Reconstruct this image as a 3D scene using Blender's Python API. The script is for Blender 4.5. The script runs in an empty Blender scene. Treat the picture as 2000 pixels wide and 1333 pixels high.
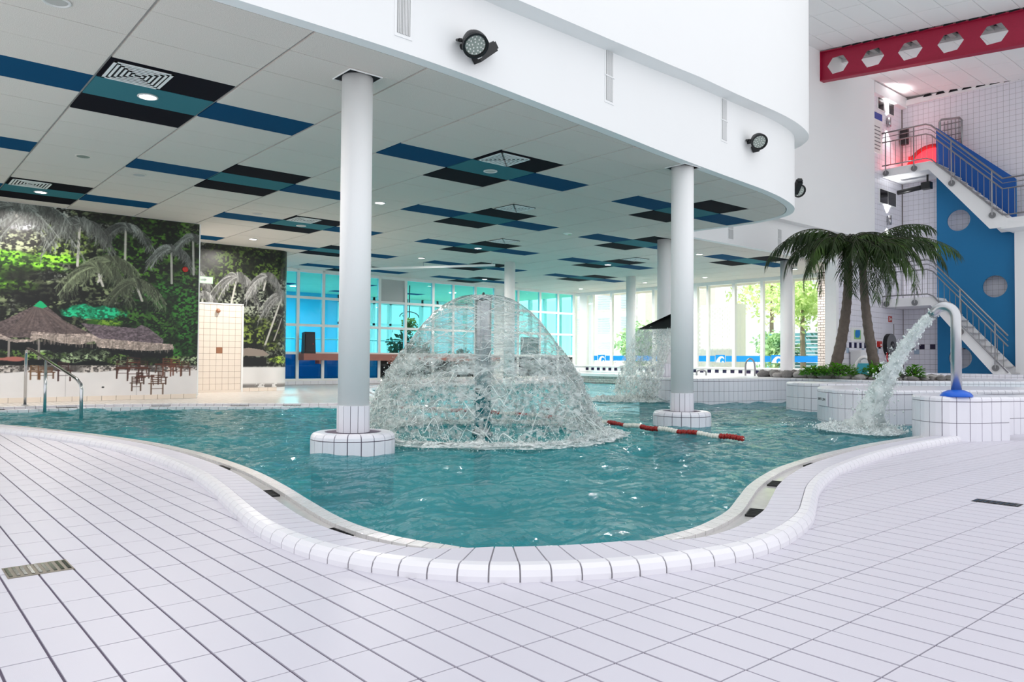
import bpy, math, random
import numpy as np
from mathutils import Matrix, Vector
R = random.Random(7)
rng = np.random.default_rng(11)
scene = bpy.context.scene
COL = scene.collection

# ------------------------------------------------------------------ camera, sky, exposure
cam = bpy.data.cameras.new('camera'); cam.sensor_fit = 'HORIZONTAL'; cam.sensor_width = 36.0
cam.lens = 26.828; cam.clip_start = .05; cam.clip_end = 500
co = bpy.data.objects.new('camera', cam); COL.objects.link(co)
_r = Vector((.7608361, -.6489008, .0074939)); _d = Vector((.0210365, .0131202, -.9996926)); _f = Vector((.648603, .7607599, .0236329))
_m = Matrix.Identity(4)
for k in range(3):
    _m[k][0] = _r[k]; _m[k][1] = -_d[k]; _m[k][2] = -_f[k]
_m[2][3] = .895
co.matrix_world = _m
scene.camera = co
world = bpy.data.worlds.new('sky'); scene.world = world; world.use_nodes = True
wn = world.node_tree.nodes['Background']; wn.inputs[0].default_value = (.93, .96, 1.0, 1); wn.inputs[1].default_value = 1.2
sl = bpy.data.lights.new('sun', 'SUN'); sl.energy = 10.0; sl.angle = .01; sl.color = (1, .97, .9)
so = bpy.data.objects.new('sun', sl); COL.objects.link(so); so.rotation_euler = Vector((.32, -.60, -.73)).to_track_quat('-Z', 'Y').to_euler()
vs = scene.view_settings; vs.view_transform = 'Standard'; vs.look = 'None'; vs.gamma = 1; vs.use_curve_mapping = False
vs.exposure = 0.12
scene.cycles.transparent_max_bounces = 48; scene.cycles.max_bounces = 16; scene.cycles.diffuse_bounces = 8; scene.cycles.glossy_bounces = 6

# ------------------------------------------------------------------ materials
def lin(c):
    return tuple((x / 12.92 if x <= .04045 else ((x + .055) / 1.055) ** 2.4) for x in c)
def hexc(h):
    return lin(tuple(int(h[i:i + 2], 16) / 255 for i in (0, 2, 4)))
def mat(name, col, rough=.5, metal=0., var=.06, scale=6., bump=0., bscale=60., emit=0., coat=0., spec=.5):
    m = bpy.data.materials.new(name); m.use_nodes = True
    nt = m.node_tree; b = nt.nodes['Principled BSDF']
    if isinstance(col, str): col = hexc(col)
    b.inputs['Roughness'].default_value = rough; b.inputs['Metallic'].default_value = metal
    b.inputs['Specular IOR Level'].default_value = spec; b.inputs['Coat Weight'].default_value = coat
    tc = nt.nodes.new('ShaderNodeTexCoord')
    if var > 0:
        nz = nt.nodes.new('ShaderNodeTexNoise'); nz.inputs['Scale'].default_value = scale; nz.inputs['Detail'].default_value = 4
        nt.links.new(tc.outputs['Object'], nz.inputs['Vector'])
        mx = nt.nodes.new('ShaderNodeMix'); mx.data_type = 'RGBA'
        mx.inputs[6].default_value = tuple(c * (1 - var) for c in col) + (1,)
        mx.inputs[7].default_value = tuple(min(1, c * (1 + var)) for c in col) + (1,)
        nt.links.new(nz.outputs['Fac'], mx.inputs[0]); nt.links.new(mx.outputs[2], b.inputs['Base Color'])
    else:
        b.inputs['Base Color'].default_value = tuple(col) + (1,)
    if bump > 0:
        n2 = nt.nodes.new('ShaderNodeTexNoise'); n2.inputs['Scale'].default_value = bscale; n2.inputs['Detail'].default_value = 3
        nt.links.new(tc.outputs['Object'], n2.inputs['Vector'])
        bp = nt.nodes.new('ShaderNodeBump'); bp.inputs['Strength'].default_value = bump; bp.inputs['Distance'].default_value = .01
        nt.links.new(n2.outputs['Fac'], bp.inputs['Height']); nt.links.new(bp.outputs[0], b.inputs['Normal'])
    if emit > 0:
        b.inputs['Emission Color'].default_value = tuple(col) + (1,); b.inputs['Emission Strength'].default_value = emit
    return m
def speckle(name, c0, c1, rough=.9, scale=220.):
    m = mat(name, c0, rough, var=0, spec=.12); nt = m.node_tree; b = nt.nodes['Principled BSDF']
    tc = nt.nodes.new('ShaderNodeTexCoord'); nz = nt.nodes.new('ShaderNodeTexNoise'); nz.inputs['Scale'].default_value = scale; nz.inputs['Detail'].default_value = 2
    n2 = nt.nodes.new('ShaderNodeTexNoise'); n2.inputs['Scale'].default_value = .8
    r = nt.nodes.new('ShaderNodeValToRGB'); r.color_ramp.elements[0].position = .35; r.color_ramp.elements[1].position = .65
    r.color_ramp.elements[0].color = hexc(c0) + (1,); r.color_ramp.elements[1].color = hexc(c1) + (1,)
    nt.links.new(tc.outputs['Object'], nz.inputs['Vector']); nt.links.new(nz.outputs['Fac'], r.inputs[0])
    nt.links.new(tc.outputs['Object'], n2.inputs['Vector'])
    mx = nt.nodes.new('ShaderNodeMix'); mx.data_type = 'RGBA'; mx.blend_type = 'MULTIPLY'; mx.inputs[0].default_value = .35
    nt.links.new(r.outputs[0], mx.inputs[6]); nt.links.new(n2.outputs['Color'], mx.inputs[7])
    nt.links.new(r.outputs[0], b.inputs['Base Color'])
    return m
def schlick(nt, r0, normal=None):
    """view-angle reflectance of a thin sheet, the same from both of its sides"""
    L = nt.links.new; ge = nt.nodes.new('ShaderNodeNewGeometry'); dt = nt.nodes.new('ShaderNodeVectorMath'); dt.operation = 'DOT_PRODUCT'
    L(normal if normal is not None else ge.outputs['Normal'], dt.inputs[0]); L(ge.outputs['Incoming'], dt.inputs[1])
    def op(o, a, b=None):
        m = nt.nodes.new('ShaderNodeMath'); m.operation = o
        for k, x in enumerate((a, b)):
            if x is None: continue
            if isinstance(x, (int, float)): m.inputs[k].default_value = x
            else: L(x, m.inputs[k])
        return m.outputs[0]
    c = op('ABSOLUTE', dt.outputs['Value']); i = op('SUBTRACT', 1., c); p = op('POWER', i, 5.)
    return op('ADD', op('MULTIPLY', p, 1 - r0), r0)
def glass(name, tint=(1, 1, 1), gloss=.08, bump=0., bscale=3., fres=1.45):
    m = bpy.data.materials.new(name); m.use_nodes = True; nt = m.node_tree; nt.nodes.clear()
    out = nt.nodes.new('ShaderNodeOutputMaterial'); tr = nt.nodes.new('ShaderNodeBsdfTransparent'); gl = nt.nodes.new('ShaderNodeBsdfGlossy')
    tr.inputs[0].default_value = tuple(tint) + (1,); gl.inputs['Roughness'].default_value = .02
    mx = nt.nodes.new('ShaderNodeMixShader')
    nt.links.new(schlick(nt, .025), mx.inputs[0]); nt.links.new(tr.outputs[0], mx.inputs[1]); nt.links.new(gl.outputs[0], mx.inputs[2])
    nt.links.new(mx.outputs[0], out.inputs[0])
    return m
def leafmat(name, c0, c1, trans=.25, scale=9.):
    m = mat(name, c0, .55, var=0); nt = m.node_tree; b = nt.nodes['Principled BSDF']
    tc = nt.nodes.new('ShaderNodeTexCoord'); nz = nt.nodes.new('ShaderNodeTexNoise'); nz.inputs['Scale'].default_value = scale
    r = nt.nodes.new('ShaderNodeValToRGB'); r.color_ramp.elements[0].position = .3; r.color_ramp.elements[1].position = .7
    r.color_ramp.elements[0].color = hexc(c0) + (1,); r.color_ramp.elements[1].color = hexc(c1) + (1,)
    nt.links.new(tc.outputs['Object'], nz.inputs['Vector']); nt.links.new(nz.outputs['Fac'], r.inputs[0]); nt.links.new(r.outputs[0], b.inputs['Base Color'])
    tl = nt.nodes.new('ShaderNodeBsdfTranslucent'); nt.links.new(r.outputs[0], tl.inputs[0])
    mx = nt.nodes.new('ShaderNodeMixShader'); mx.inputs[0].default_value = trans
    out = nt.nodes['Material Output']
    nt.links.new(b.outputs[0], mx.inputs[1]); nt.links.new(tl.outputs[0], mx.inputs[2]); nt.links.new(mx.outputs[0], out.inputs[0])
    return m

MT = {}
MT['grout_wall'] = mat('wall_grout', '928c8b', .9, var=.1, scale=8)
MT['tile'] = mat('white_glazed_tile', 'e9e7ee', .28, var=.025, scale=3.)
MT['floor_tile'] = mat('matt_floor_tile', 'd4d0da', .42, var=.035, scale=2.2, bump=.05, bscale=300)
MT['curb'] = mat('coping_tile', 'ece9ee', .3, var=.03, scale=4)
MT['grout'] = mat('dark_grout', '6a6070', .9, var=.15, scale=8)
MT['grout_light'] = mat('grey_grout', '8f8b90', .9, var=.12, scale=8)
MT['gutter'] = mat('gutter_tile', 'cbc7c5', .12, var=.14, scale=14)
MT['lip'] = mat('wet_lip_tile', 'dcd9d8', .15, var=.1, scale=18, bump=.3, bscale=60)
MT['plaster'] = mat('white_plaster', 'f1f1f1', .8, var=.012, scale=1.5, bump=.04, bscale=90)
MT['white'] = mat('white_paint', 'f2f2f2', .5, var=.02)
MT['frame'] = mat('white_frame_paint', 'ecebea', .35, var=.03)
MT['greyplate'] = mat('grey_plate', 'b9b8b8', .5, var=.03)
MT['panel'] = speckle('mineral_ceiling_panel', 'c4bbb3', 'f2eae3')
MT['tbar'] = mat('ceiling_rail', 'aaa6a3', .5)
MT['black_t'] = speckle('black_ceiling_panel', '0b0a12', '1a1824')
MT['blue_t'] = speckle('blue_ceiling_panel', '033a60', '07567f')
MT['teal_t'] = speckle('teal_ceiling_panel', '2c6272', '4a8b94')
MT['dark'] = mat('dark_void', '15151a', .9)
MT['steel'] = mat('brushed_steel', 'b4b5b8', .22, 1., var=.1, scale=20)
MT['chrome'] = mat('polished_steel', 'c9cacd', .16, 1., var=.05, scale=12)
MT['pipesteel'] = mat('brushed_pipe_steel', 'c2c3c6', .3, 1., var=.06, scale=10)
MT['rail_steel'] = mat('satin_rail_steel', '9a9a9c', .35, 1., var=.08, scale=10)
MT['drainsteel'] = mat('worn_drain_steel', '8a8378', .45, .8, var=.35, scale=25)
MT['bluecap'] = mat('blue_plastic', '0a5fd0', .3, var=.05)
MT['bluewall'] = mat('blue_painted_panel', '0a72a6', .6, var=.08, scale=.7)
MT['bluedark'] = mat('blue_guard_panel', '0c57a8', .55, var=.06, scale=.7)
MT['redbeam'] = mat('dark_red_paint', 'a3123a', .5, var=.15, scale=40)
MT['red'] = mat('red_plastic', 'c02a22', .4)
MT['black'] = mat('black_plastic', '141416', .45, var=.2, scale=15)
MT['lens'] = mat('lamp_lens', '9aa39c', .2, var=.35, scale=60, bump=.5, bscale=90)
MT['lamp'] = mat('lit_lamp', (1., .96, .98), .4, var=0, emit=14)
MT['lampring'] = mat('lamp_ring', 'e2e0de', .4)
MT['lampoff'] = mat('lamp_off', 'b9b6b2', .5)
MT['brown'] = mat('brown_tile', '9c6a4e', .4)
MT['cream'] = mat('cream_tile', 'ecdfd2', .35, var=.03)
MT['creamgrout'] = mat('brown_grout', 'a88f7c', .9)
MT['ledge'] = mat('red_brown_wood', '9d6358', .5, var=.12, scale=5)
MT['navy'] = mat('navy_tile', '1d1238', .3, var=.2)
MT['lightblue'] = mat('pale_blue_tile', 'a9bccf', .3)
MT['brick'] = mat('pale_brick', 'd9d0ca', .8, var=.12, scale=14, bump=.3, bscale=60)
MT['mortar'] = mat('brown_mortar', '6e5e58', .95)
MT['whitebrick'] = mat('white_brick', 'efeeea', .8, var=.05)
MT['rock'] = mat('grey_boulder', '7b7876', .85, var=.4, scale=5, bump=.8, bscale=12)
MT['rock_b'] = mat('pale_boulder', 'a7a3a0', .85, var=.3, scale=5, bump=.8, bscale=12)
MT['soil'] = mat('planter_soil', '5b544e', .95, var=.3, scale=9)
MT['trunk'] = mat('palm_bark', '6b5f58', .9, var=.35, scale=12, bump=.8, bscale=40)
MT['frond'] = leafmat('palm_frond', '1c300c', '4a6a22', .25, 2.)
MT['frond_b'] = leafmat('palm_frond_dark', '14240c', '364f1c', .25, 2.)
MT['rachis'] = mat('frond_stem', '2b2f16', .6)
MT['shrub'] = leafmat('shrub_leaf', '2a6a12', '76b834', .35, 12.)
MT['tree'] = leafmat('sunlit_leaf', 'aecb84', 'e6f2b8', .55, 2.)  # outdoor glare is put into this bleached leaf colour
MT['treedark'] = leafmat('shaded_leaf', '7fae86', 'bcd8a4', .45, 2.)  # deeper copy of the leaf, with shade put into its colour
MT['bark'] = mat('tree_bark', '8a7d70', .9, var=.2)
MT['fence'] = mat('teal_fence_board', '5d94a8', .7, var=.15)
MT['paving'] = mat('pale_paving', 'd9d6cc', .9, var=.1)
MT['glass'] = glass('clear_glass', (.97, .99, .98))
MT['cyanglass'] = glass('cyan_tinted_glass', (.50, .93, .97))
MT['blueglass'] = glass('dark_blue_glass', (.04, .26, .42))
MT['greyglass'] = glass('dark_grey_glass', (.10, .10, .10))
MT['decal'] = mat('blue_window_film', '1590e6', .4, var=.02)
MT['decal_w'] = mat('white_window_film', 'f6f8fa', .4, var=0)
MT['poolfloor'] = mat('turquoise_pool_floor', '7ccbc6', .6, var=.12, scale=.8)
MT['backblue'] = mat('blue_room_wall', '52b6dc', .7, var=.05, scale=.5)
MT['backwhite'] = mat('pale_room_ceiling', 'dcecc8', .8)
MT['backfloor'] = mat('room_floor', '7896a8', .5)
MT['plantdark'] = leafmat('indoor_plant', '12301c', '2f5a3a', .2, 3.)
MT['flower'] = leafmat('hanging_plant_leaf', '5f8a2c', 'b3763c', .3, 14.)
MT['rope_red'] = mat('red_float', '9c1a14', .4, var=.1)
MT['rope_white'] = mat('white_float', 'e8e6dc', .4, var=.05)
MT['sign_g'] = mat('lit_exit_sign', (.55, .9, .5), .4, var=0, emit=1.2)
MT['sign_w'] = mat('white_sign', 'f4f6f0', .4, var=0)
MT['redglow'] = mat('red_glowing_slide', (1., .04, .06), .3, var=0, emit=1.6)
MT['redlip'] = mat('red_slide_rim', 'd01824', .3, var=.05)
MT['text'] = mat('black_lettering', '2a2a2c', .6, var=0)
MT['map_g'] = mat('map_green', '8fc27a', .5, var=.1, scale=20)
MT['map_b'] = mat('map_blue', '1d7fc4', .5, var=.1, scale=20)
MT['paper'] = mat('paper', 'e9e9e6', .6, var=.02)
MT['bluestrip'] = mat('blue_notice_strip', '33459a', .5)
MT['hose'] = mat('grey_reel_disc', '77787a', .4, var=.1)
MT['window_dark'] = mat('dark_window', '17161a', .15, var=.2, scale=3)
MT['tealslide'] = mat('teal_plastic', '2a9fb4', .35)
MT['vent'] = mat('vent_louvre', '9c9c9b', .5)

def watermat():
    m = bpy.data.materials.new('pool_water'); m.use_nodes = True; nt = m.node_tree; nt.nodes.clear(); L = nt.links.new
    out = nt.nodes.new('ShaderNodeOutputMaterial')
    tc = nt.nodes.new('ShaderNodeTexCoord')
    mp = nt.nodes.new('ShaderNodeMapping'); mp.inputs['Rotation'].default_value = (0, 0, .3); mp.inputs['Scale'].default_value = (1, 1.7, 1)
    L(tc.outputs['Object'], mp.inputs[0])
    nz = nt.nodes.new('ShaderNodeTexNoise'); nz.inputs['Scale'].default_value = 6.5; nz.inputs['Detail'].default_value = 7; nz.inputs['Roughness'].default_value = .68; nz.inputs['Distortion'].default_value = .6
    L(mp.outputs[0], nz.inputs['Vector'])
    bp = nt.nodes.new('ShaderNodeBump'); bp.inputs['Strength'].default_value = .5; bp.inputs['Distance'].default_value = .06
    L(nz.outputs['Fac'], bp.inputs['Height'])
    gl = nt.nodes.new('ShaderNodeBsdfGlossy'); gl.inputs['Roughness'].default_value = .03; L(bp.outputs[0], gl.inputs['Normal'])
    tr = nt.nodes.new('ShaderNodeBsdfTransparent'); tr.inputs[0].default_value = (.42, .84, .87, 1)
    df = nt.nodes.new('ShaderNodeBsdfDiffuse'); df.inputs[0].default_value = hexc('22939f') + (1,); L(bp.outputs[0], df.inputs['Normal'])
    m1 = nt.nodes.new('ShaderNodeMixShader'); m1.inputs[0].default_value = .6
    L(tr.outputs[0], m1.inputs[1]); L(df.outputs[0], m1.inputs[2])
    m2 = nt.nodes.new('ShaderNodeMixShader'); L(schlick(nt, .035, bp.outputs[0]), m2.inputs[0]); L(m1.outputs[0], m2.inputs[1]); L(gl.outputs[0], m2.inputs[2])
    L(m2.outputs[0], out.inputs[0])
    return m
MT['water'] = watermat()
def sheetmat(name, white=.25, tint=(.90, .97, .96), scale=(6, 6, 6), lo=.5, hi=.75, bstr=.8, tl_=.5, r0=.035):
    """falling water: clear film with glossy ripples and milky streaks where it breaks up"""
    m = bpy.data.materials.new(name); m.use_nodes = True; nt = m.node_tree; nt.nodes.clear(); L = nt.links.new
    out = nt.nodes.new('ShaderNodeOutputMaterial'); tc = nt.nodes.new('ShaderNodeTexCoord')
    mp = nt.nodes.new('ShaderNodeMapping'); mp.inputs['Scale'].default_value = scale; L(tc.outputs['Object'], mp.inputs[0])
    nz = nt.nodes.new('ShaderNodeTexNoise'); nz.inputs['Scale'].default_value = 1.; nz.inputs['Detail'].default_value = 6; nz.inputs['Roughness'].default_value = .65; nz.inputs['Distortion'].default_value = 1.2
    L(mp.outputs[0], nz.inputs['Vector'])
    bp = nt.nodes.new('ShaderNodeBump'); bp.inputs['Strength'].default_value = bstr; bp.inputs['Distance'].default_value = .06; L(nz.outputs['Fac'], bp.inputs['Height'])
    tr = nt.nodes.new('ShaderNodeBsdfTransparent'); tr.inputs[0].default_value = tuple(tint) + (1,)
    gl = nt.nodes.new('ShaderNodeBsdfGlossy'); gl.inputs['Roughness'].default_value = .06; L(bp.outputs[0], gl.inputs['Normal'])
    m1 = nt.nodes.new('ShaderNodeMixShader'); L(schlick(nt, r0, bp.outputs[0]), m1.inputs[0]); L(tr.outputs[0], m1.inputs[1]); L(gl.outputs[0], m1.inputs[2])
    df = nt.nodes.new('ShaderNodeBsdfDiffuse'); df.inputs[0].default_value = (.95, .985, .975, 1)
    tl = nt.nodes.new('ShaderNodeBsdfTranslucent'); tl.inputs[0].default_value = (.95, .985, .975, 1)
    md = nt.nodes.new('ShaderNodeMixShader'); md.inputs[0].default_value = tl_; L(df.outputs[0], md.inputs[1]); L(tl.outputs[0], md.inputs[2])
    rp = nt.nodes.new('ShaderNodeMapRange'); rp.inputs[1].default_value = lo; rp.inputs[2].default_value = hi; rp.inputs[3].default_value = 0; rp.inputs[4].default_value = white
    L(nz.outputs['Fac'], rp.inputs[0])
    m2 = nt.nodes.new('ShaderNodeMixShader'); L(rp.outputs[0], m2.inputs[0]); L(m1.outputs[0], m2.inputs[1]); L(md.outputs[0], m2.inputs[2])
    L(m2.outputs[0], out.inputs[0])
    return m
MT['film'] = sheetmat('water_film', .42, (.965, .985, .98), (3, 3, 16), .42, .72, .9, .35, .10)
MT['broken'] = sheetmat('broken_water', .85, (.985, .995, .99), (4, 4, 7), .44, .66, .6, .5, .06)
MT['fallwater'] = sheetmat('waterfall_sheet', .85, (.99, 1, 1), (7, 7, 5), .38, .62, .6, .65, .06)
MT['foam'] = sheetmat('foaming_water', .95, (.99, 1, 1), (11, 11, 11), .36, .6, .4, .25)
MT['jet'] = sheetmat('jet_water', .97, (.99, 1, 1), (12, 12, 12), .22, .45, .4, .2)
MT['drop'] = sheetmat('water_drop', .8, (1, 1, 1), (30, 30, 30), .1, .4, .1, .35, .05)

# ------------------------------------------------------------------ mesh helpers
class B:
    def __init__(s): s.v = []; s.f = []
    def add(s, vs, fs):
        o = len(s.v); s.v += [tuple(map(float, p)) for p in vs]; s.f += [tuple(i + o for i in f) for f in fs]; return s
    def box(s, x0, x1, y0, y1, z0, z1):
        return s.add([(x0, y0, z0), (x1, y0, z0), (x1, y1, z0), (x0, y1, z0), (x0, y0, z1), (x1, y0, z1), (x1, y1, z1), (x0, y1, z1)],
                     [(0, 3, 2, 1), (4, 5, 6, 7), (0, 1, 5, 4), (1, 2, 6, 5), (2, 3, 7, 6), (3, 0, 4, 7)])
    def hexa(s, p):   # 8 points: bottom ring 0-3, top ring 4-7
        return s.add(p, [(0, 3, 2, 1), (4, 5, 6, 7), (0, 1, 5, 4), (1, 2, 6, 5), (2, 3, 7, 6), (3, 0, 4, 7)])
    def bar(s, a, b, w, h, up=(0, 0, 1)):
        a = Vector(a); b = Vector(b); d = (b - a).normalized(); u = Vector(up)
        if abs(d.dot(u)) > .95: u = Vector((1, 0, 0))
        x = d.cross(u).normalized(); y = x.cross(d).normalized()
        r = [-x * w / 2 - y * h / 2, x * w / 2 - y * h / 2, x * w / 2 + y * h / 2, -x * w / 2 + y * h / 2]
        return s.hexa([a + k for k in r] + [b + k for k in r])
    def prism(s, poly, z0, z1):
        n = len(poly)
        vs = [(p[0], p[1], z0) for p in poly] + [(p[0], p[1], z1) for p in poly]
        fs = [tuple(range(n - 1, -1, -1)), tuple(range(n, 2 * n))] + [(i, (i + 1) % n, n + (i + 1) % n, n + i) for i in range(n)]
        return s.add(vs, fs)
    def tube(s, path, r, n=10, cap=True):
        path = [Vector(p) for p in path]; m = len(path); rs = r if isinstance(r, (list, tuple)) else [r] * m
        vs = []; prev = None
        for i, p in enumerate(path):
            d = (path[min(i + 1, m - 1)] - path[max(i - 1, 0)]).normalized()
            if prev is None:
                u = Vector((0, 0, 1)) if abs(d.z) < .9 else Vector((1, 0, 0)); x = d.cross(u).normalized()
            else:
                x = (prev - d * prev.dot(d)).normalized()
            prev = x; y = d.cross(x)
            for k in range(n):
                a = 2 * math.pi * k / n; vs.append(p + (x * math.cos(a) + y * math.sin(a)) * rs[i])
        fs = [(i * n + k, i * n + (k + 1) % n, (i + 1) * n + (k + 1) % n, (i + 1) * n + k) for i in range(m - 1) for k in range(n)]
        if cap: fs += [tuple(range(n - 1, -1, -1)), tuple((m - 1) * n + k for k in range(n))]
        return s.add(vs, fs)
    def lathe(s, prof, c=(0, 0, 0), n=32, M=None):
        vs = []; m = len(prof)
        for r, z in prof:
            for k in range(n):
                a = 2 * math.pi * k / n; p = Vector((r * math.cos(a), r * math.sin(a), z))
                if M is not None: p = M @ p
                vs.append((p.x + c[0], p.y + c[1], p.z + c[2]))
        fs = [(i * n + k, i * n + (k + 1) % n, (i + 1) * n + (k + 1) % n, (i + 1) * n + k) for i in range(m - 1) for k in range(n)]
        fs += [tuple(range(n - 1, -1, -1)), tuple((m - 1) * n + k for k in range(n))]
        return s.add(vs, fs)
    def build(s, name, m, parent=None, smooth=False, loc=None):
        me = bpy.data.meshes.new(name); me.from_pydata(s.v, [], s.f); me.update()
        if smooth: me.shade_smooth()
        return link(name, me, m, parent, loc)
def link(name, me, m=None, parent=None, loc=None):
    if m is not None and len(me.materials) == 0: me.materials.append(MT[m] if isinstance(m, str) else m)
    o = bpy.data.objects.new(name, me); COL.objects.link(o)
    if loc is not None: o.location = loc
    if parent is not None:
        o.parent = parent
        w = WM(parent); o.matrix_parent_inverse = w.inverted()
    return o
def WM(o):
    m = Matrix.LocRotScale(o.location, o.rotation_euler, o.scale)
    if o.parent: m = WM(o.parent) @ o.matrix_parent_inverse @ m
    return m
def tag(o, label=None, cat=None, group=None, kind=None):
    if label: o['label'] = label
    if cat: o['category'] = cat
    if group: o['group'] = group
    if kind: o['kind'] = kind
    return o
def thing(name, label, cat, loc, group=None):
    o = bpy.data.objects.new(name, None); o.empty_display_size = .1; COL.objects.link(o); o.location = loc
    return tag(o, label, cat, group)
def struct(o): o['kind'] = 'structure'; return o

# ------------------------------------------------------------------ 2D curve helpers
def catmull(pts, step):
    P = [np.array(p, float) for p in pts]; P = [2 * P[0] - P[1]] + P + [2 * P[-1] - P[-2]]
    out = []
    for i in range(1, len(P) - 2):
        for t in np.linspace(0, 1, 24, endpoint=False):
            a, b, c, d = P[i - 1], P[i], P[i + 1], P[i + 2]
            out.append(.5 * ((2 * b) + (c - a) * t + (2 * a - 5 * b + 4 * c - d) * t * t + (3 * b - a - 3 * c + d) * t ** 3))
    out.append(P[-2]); return resample(np.array(out), step)
def resample(Q, step):
    d = np.r_[0, np.cumsum(np.linalg.norm(np.diff(Q, axis=0), axis=1))]
    n = max(2, int(round(d[-1] / step)) + 1); s = np.linspace(0, d[-1], n)
    return np.stack([np.interp(s, d, Q[:, k]) for k in range(Q.shape[1])], 1)
def normals(Q):
    t = np.gradient(Q, axis=0); t /= np.linalg.norm(t, axis=1)[:, None]; return np.stack([-t[:, 1], t[:, 0]], 1)
def inside(poly, pts):
    poly = np.asarray(poly); x, y = pts[..., 0], pts[..., 1]; c = np.zeros(x.shape, bool); n = len(poly); j = n - 1
    for i in range(n):
        xi, yi = poly[i]; xj, yj = poly[j]
        if yi != yj: c ^= ((yi > y) != (yj > y)) & (x < (xj - xi) * (y - yi) / (yj - yi) + xi)
        j = i
    return c
def clip_rect(poly, x0, x1, y0, y1):
    def half(P, ax, v, keep):
        out = []
        for i in range(len(P)):
            a, b = P[i - 1], P[i]; fa, fb = keep * (a[ax] - v), keep * (b[ax] - v)
            if (fa >= 0) != (fb >= 0):
                t = fa / (fa - fb); out.append((a[0] + (b[0] - a[0]) * t, a[1] + (b[1] - a[1]) * t))
            if fb >= 0: out.append(tuple(b))
        return out
    for ax, v, k in ((0, x0, 1), (0, x1, -1), (1, y0, 1), (1, y1, -1)):
        poly = half(poly, ax, v, k)
        if len(poly) < 3: return []
    return poly
def area(P):
    return .5 * sum(P[i - 1][0] * P[i][1] - P[i][0] * P[i - 1][1] for i in range(len(P)))
CE = 3.636          # underside of the low ceiling
CAMP = np.array([0, 0])
def proj(P):
    P = np.asarray(P, float) - np.array([0, 0, .895]); r, d, f = np.array(_r), np.array(_d), np.array(_f)
    z = P @ f; z = np.where(np.abs(z) < 1e-6, 1e-6, z)
    return np.stack([1000 + 1490.47 * (P @ r) / z, 666.5 + 1490.47 * (P @ d) / z, z], -1)

# ------------------------------------------------------------------ pool edge and near deck
EDGE = [(-2.2, 13.25), (-.8, 13.1), (.2, 12.35), (.9, 11.3), (1.3, 10.2), (1.58, 9.2), (1.79, 8.2), (1.88, 7.3), (1.89, 6.5), (1.84, 5.7), (1.74, 5.0), (1.63, 4.4), (1.545, 3.9),
        (1.515, 3.55), (1.53, 3.2), (1.6, 2.9), (1.72, 2.65), (1.9, 2.42), (2.12, 2.25), (2.4, 2.1), (2.7, 1.995), (3.0, 1.935), (3.3, 1.94), (3.6, 2.0),
        (4.0, 2.13), (4.44, 2.34), (4.9, 2.56), (5.45, 2.77), (6.0, 2.93), (7.0, 3.12), (8.1, 3.24), (9.0, 3.27), (9.8, 3.28)]
EP = catmull(EDGE, .0425); EN = normals(EP)
def off(P, N, d): return P + N * (d if np.ndim(d) == 0 else np.asarray(d)[:, None])
# where the overflow gutter runs (it dies out in the bay nearest the camera)
bay = np.exp(-(((EP[:, 0] - 2.25) / .62) ** 2 + ((EP[:, 1] - 2.2) / .62) ** 2) ** 2)
G01 = 1 - np.clip(bay * 1.15, 0, 1)
FE = .375 - .115 * G01
coping = thing('pool_coping', 'raised white tiled pool edge curving along the near deck, bullnose tiles and gutter', 'pool edge', (2.5, 2.2, 0))
def strip(prof, i0, i1, g=.0):
    """sweep a (offset, z) profile along the edge path from sample i0 to i1"""
    b = B(); m = len(prof(i0)); ids = list(range(i0, i1 + 1))
    for q, i in enumerate(ids):
        P = EP[i].copy(); N = EN[i]
        if g and q == 0: P = P + (EP[i + 1] - EP[i]) * g / .0425
        if g and q == len(ids) - 1: P = P - (EP[i] - EP[i - 1]) * g / .0425
        for d, z in prof(i): b.v.append((P[0] + N[0] * d, P[1] + N[1] * d, z))
    k = len(ids)
    for q in range(k - 1):
        for a in range(m): b.f.append((q * m + a, (q + 1) * m + a, (q + 1) * m + (a + 1) % m, q * m + (a + 1) % m))
    b.f += [tuple(range(m)), tuple((k - 1) * m + a for a in range(m - 1, -1, -1))]
    return b
NS = len(EP)
bull = lambda i: [(0, -.03), (0, .022), (.010, .046), (.032, .062), (.078, .064), (.078, -.03)]
flag = lambda i: [(.084, -.03), (.084, .060), (FE[i], .052), (FE[i], -.03)]
for i in range(0, NS - 3, 3):
    strip(bull, i, i + 3, .0035).build('coping_tile', 'curb', coping, True).data.shade_flat()
    strip(flag, i, i + 3, .0035).build('edge_tile', 'floor_tile', coping)
strip(lambda i: [(.004, -.3), (.004, .018), (.012, .040), (.034, .056), (FE[i] - .004, .047), (FE[i] - .004, -.3)], 0, NS - 1).build('edge_bed', 'grout_light', coping)
strip(lambda i: [(FE[i] - .01, -.3), (FE[i] - .01, .004), (.40, .004), (.40, -.3)], 0, NS - 1).build('gutter', 'gutter', coping)
for i in range(0, NS - 3, 3):
    if G01[i:i + 4].max() > .12:
        strip(lambda i: [(.388 - .012 * (1 - G01[i]), -.02), (.388 - .012 * (1 - G01[i]), .024), (.388 + .075 * G01[i], .030), (.388 + .075 * G01[i], -.02)], i, i + 3, .003).build('lip_tile', 'lip', coping)
strip(lambda i: [(.37, -.9), (.37, -.004), (.378 + .079 * G01[i], -.004), (.378 + .079 * G01[i], -.9)], 0, NS - 1).build('pool_wall_lining', 'navy', coping)
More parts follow.
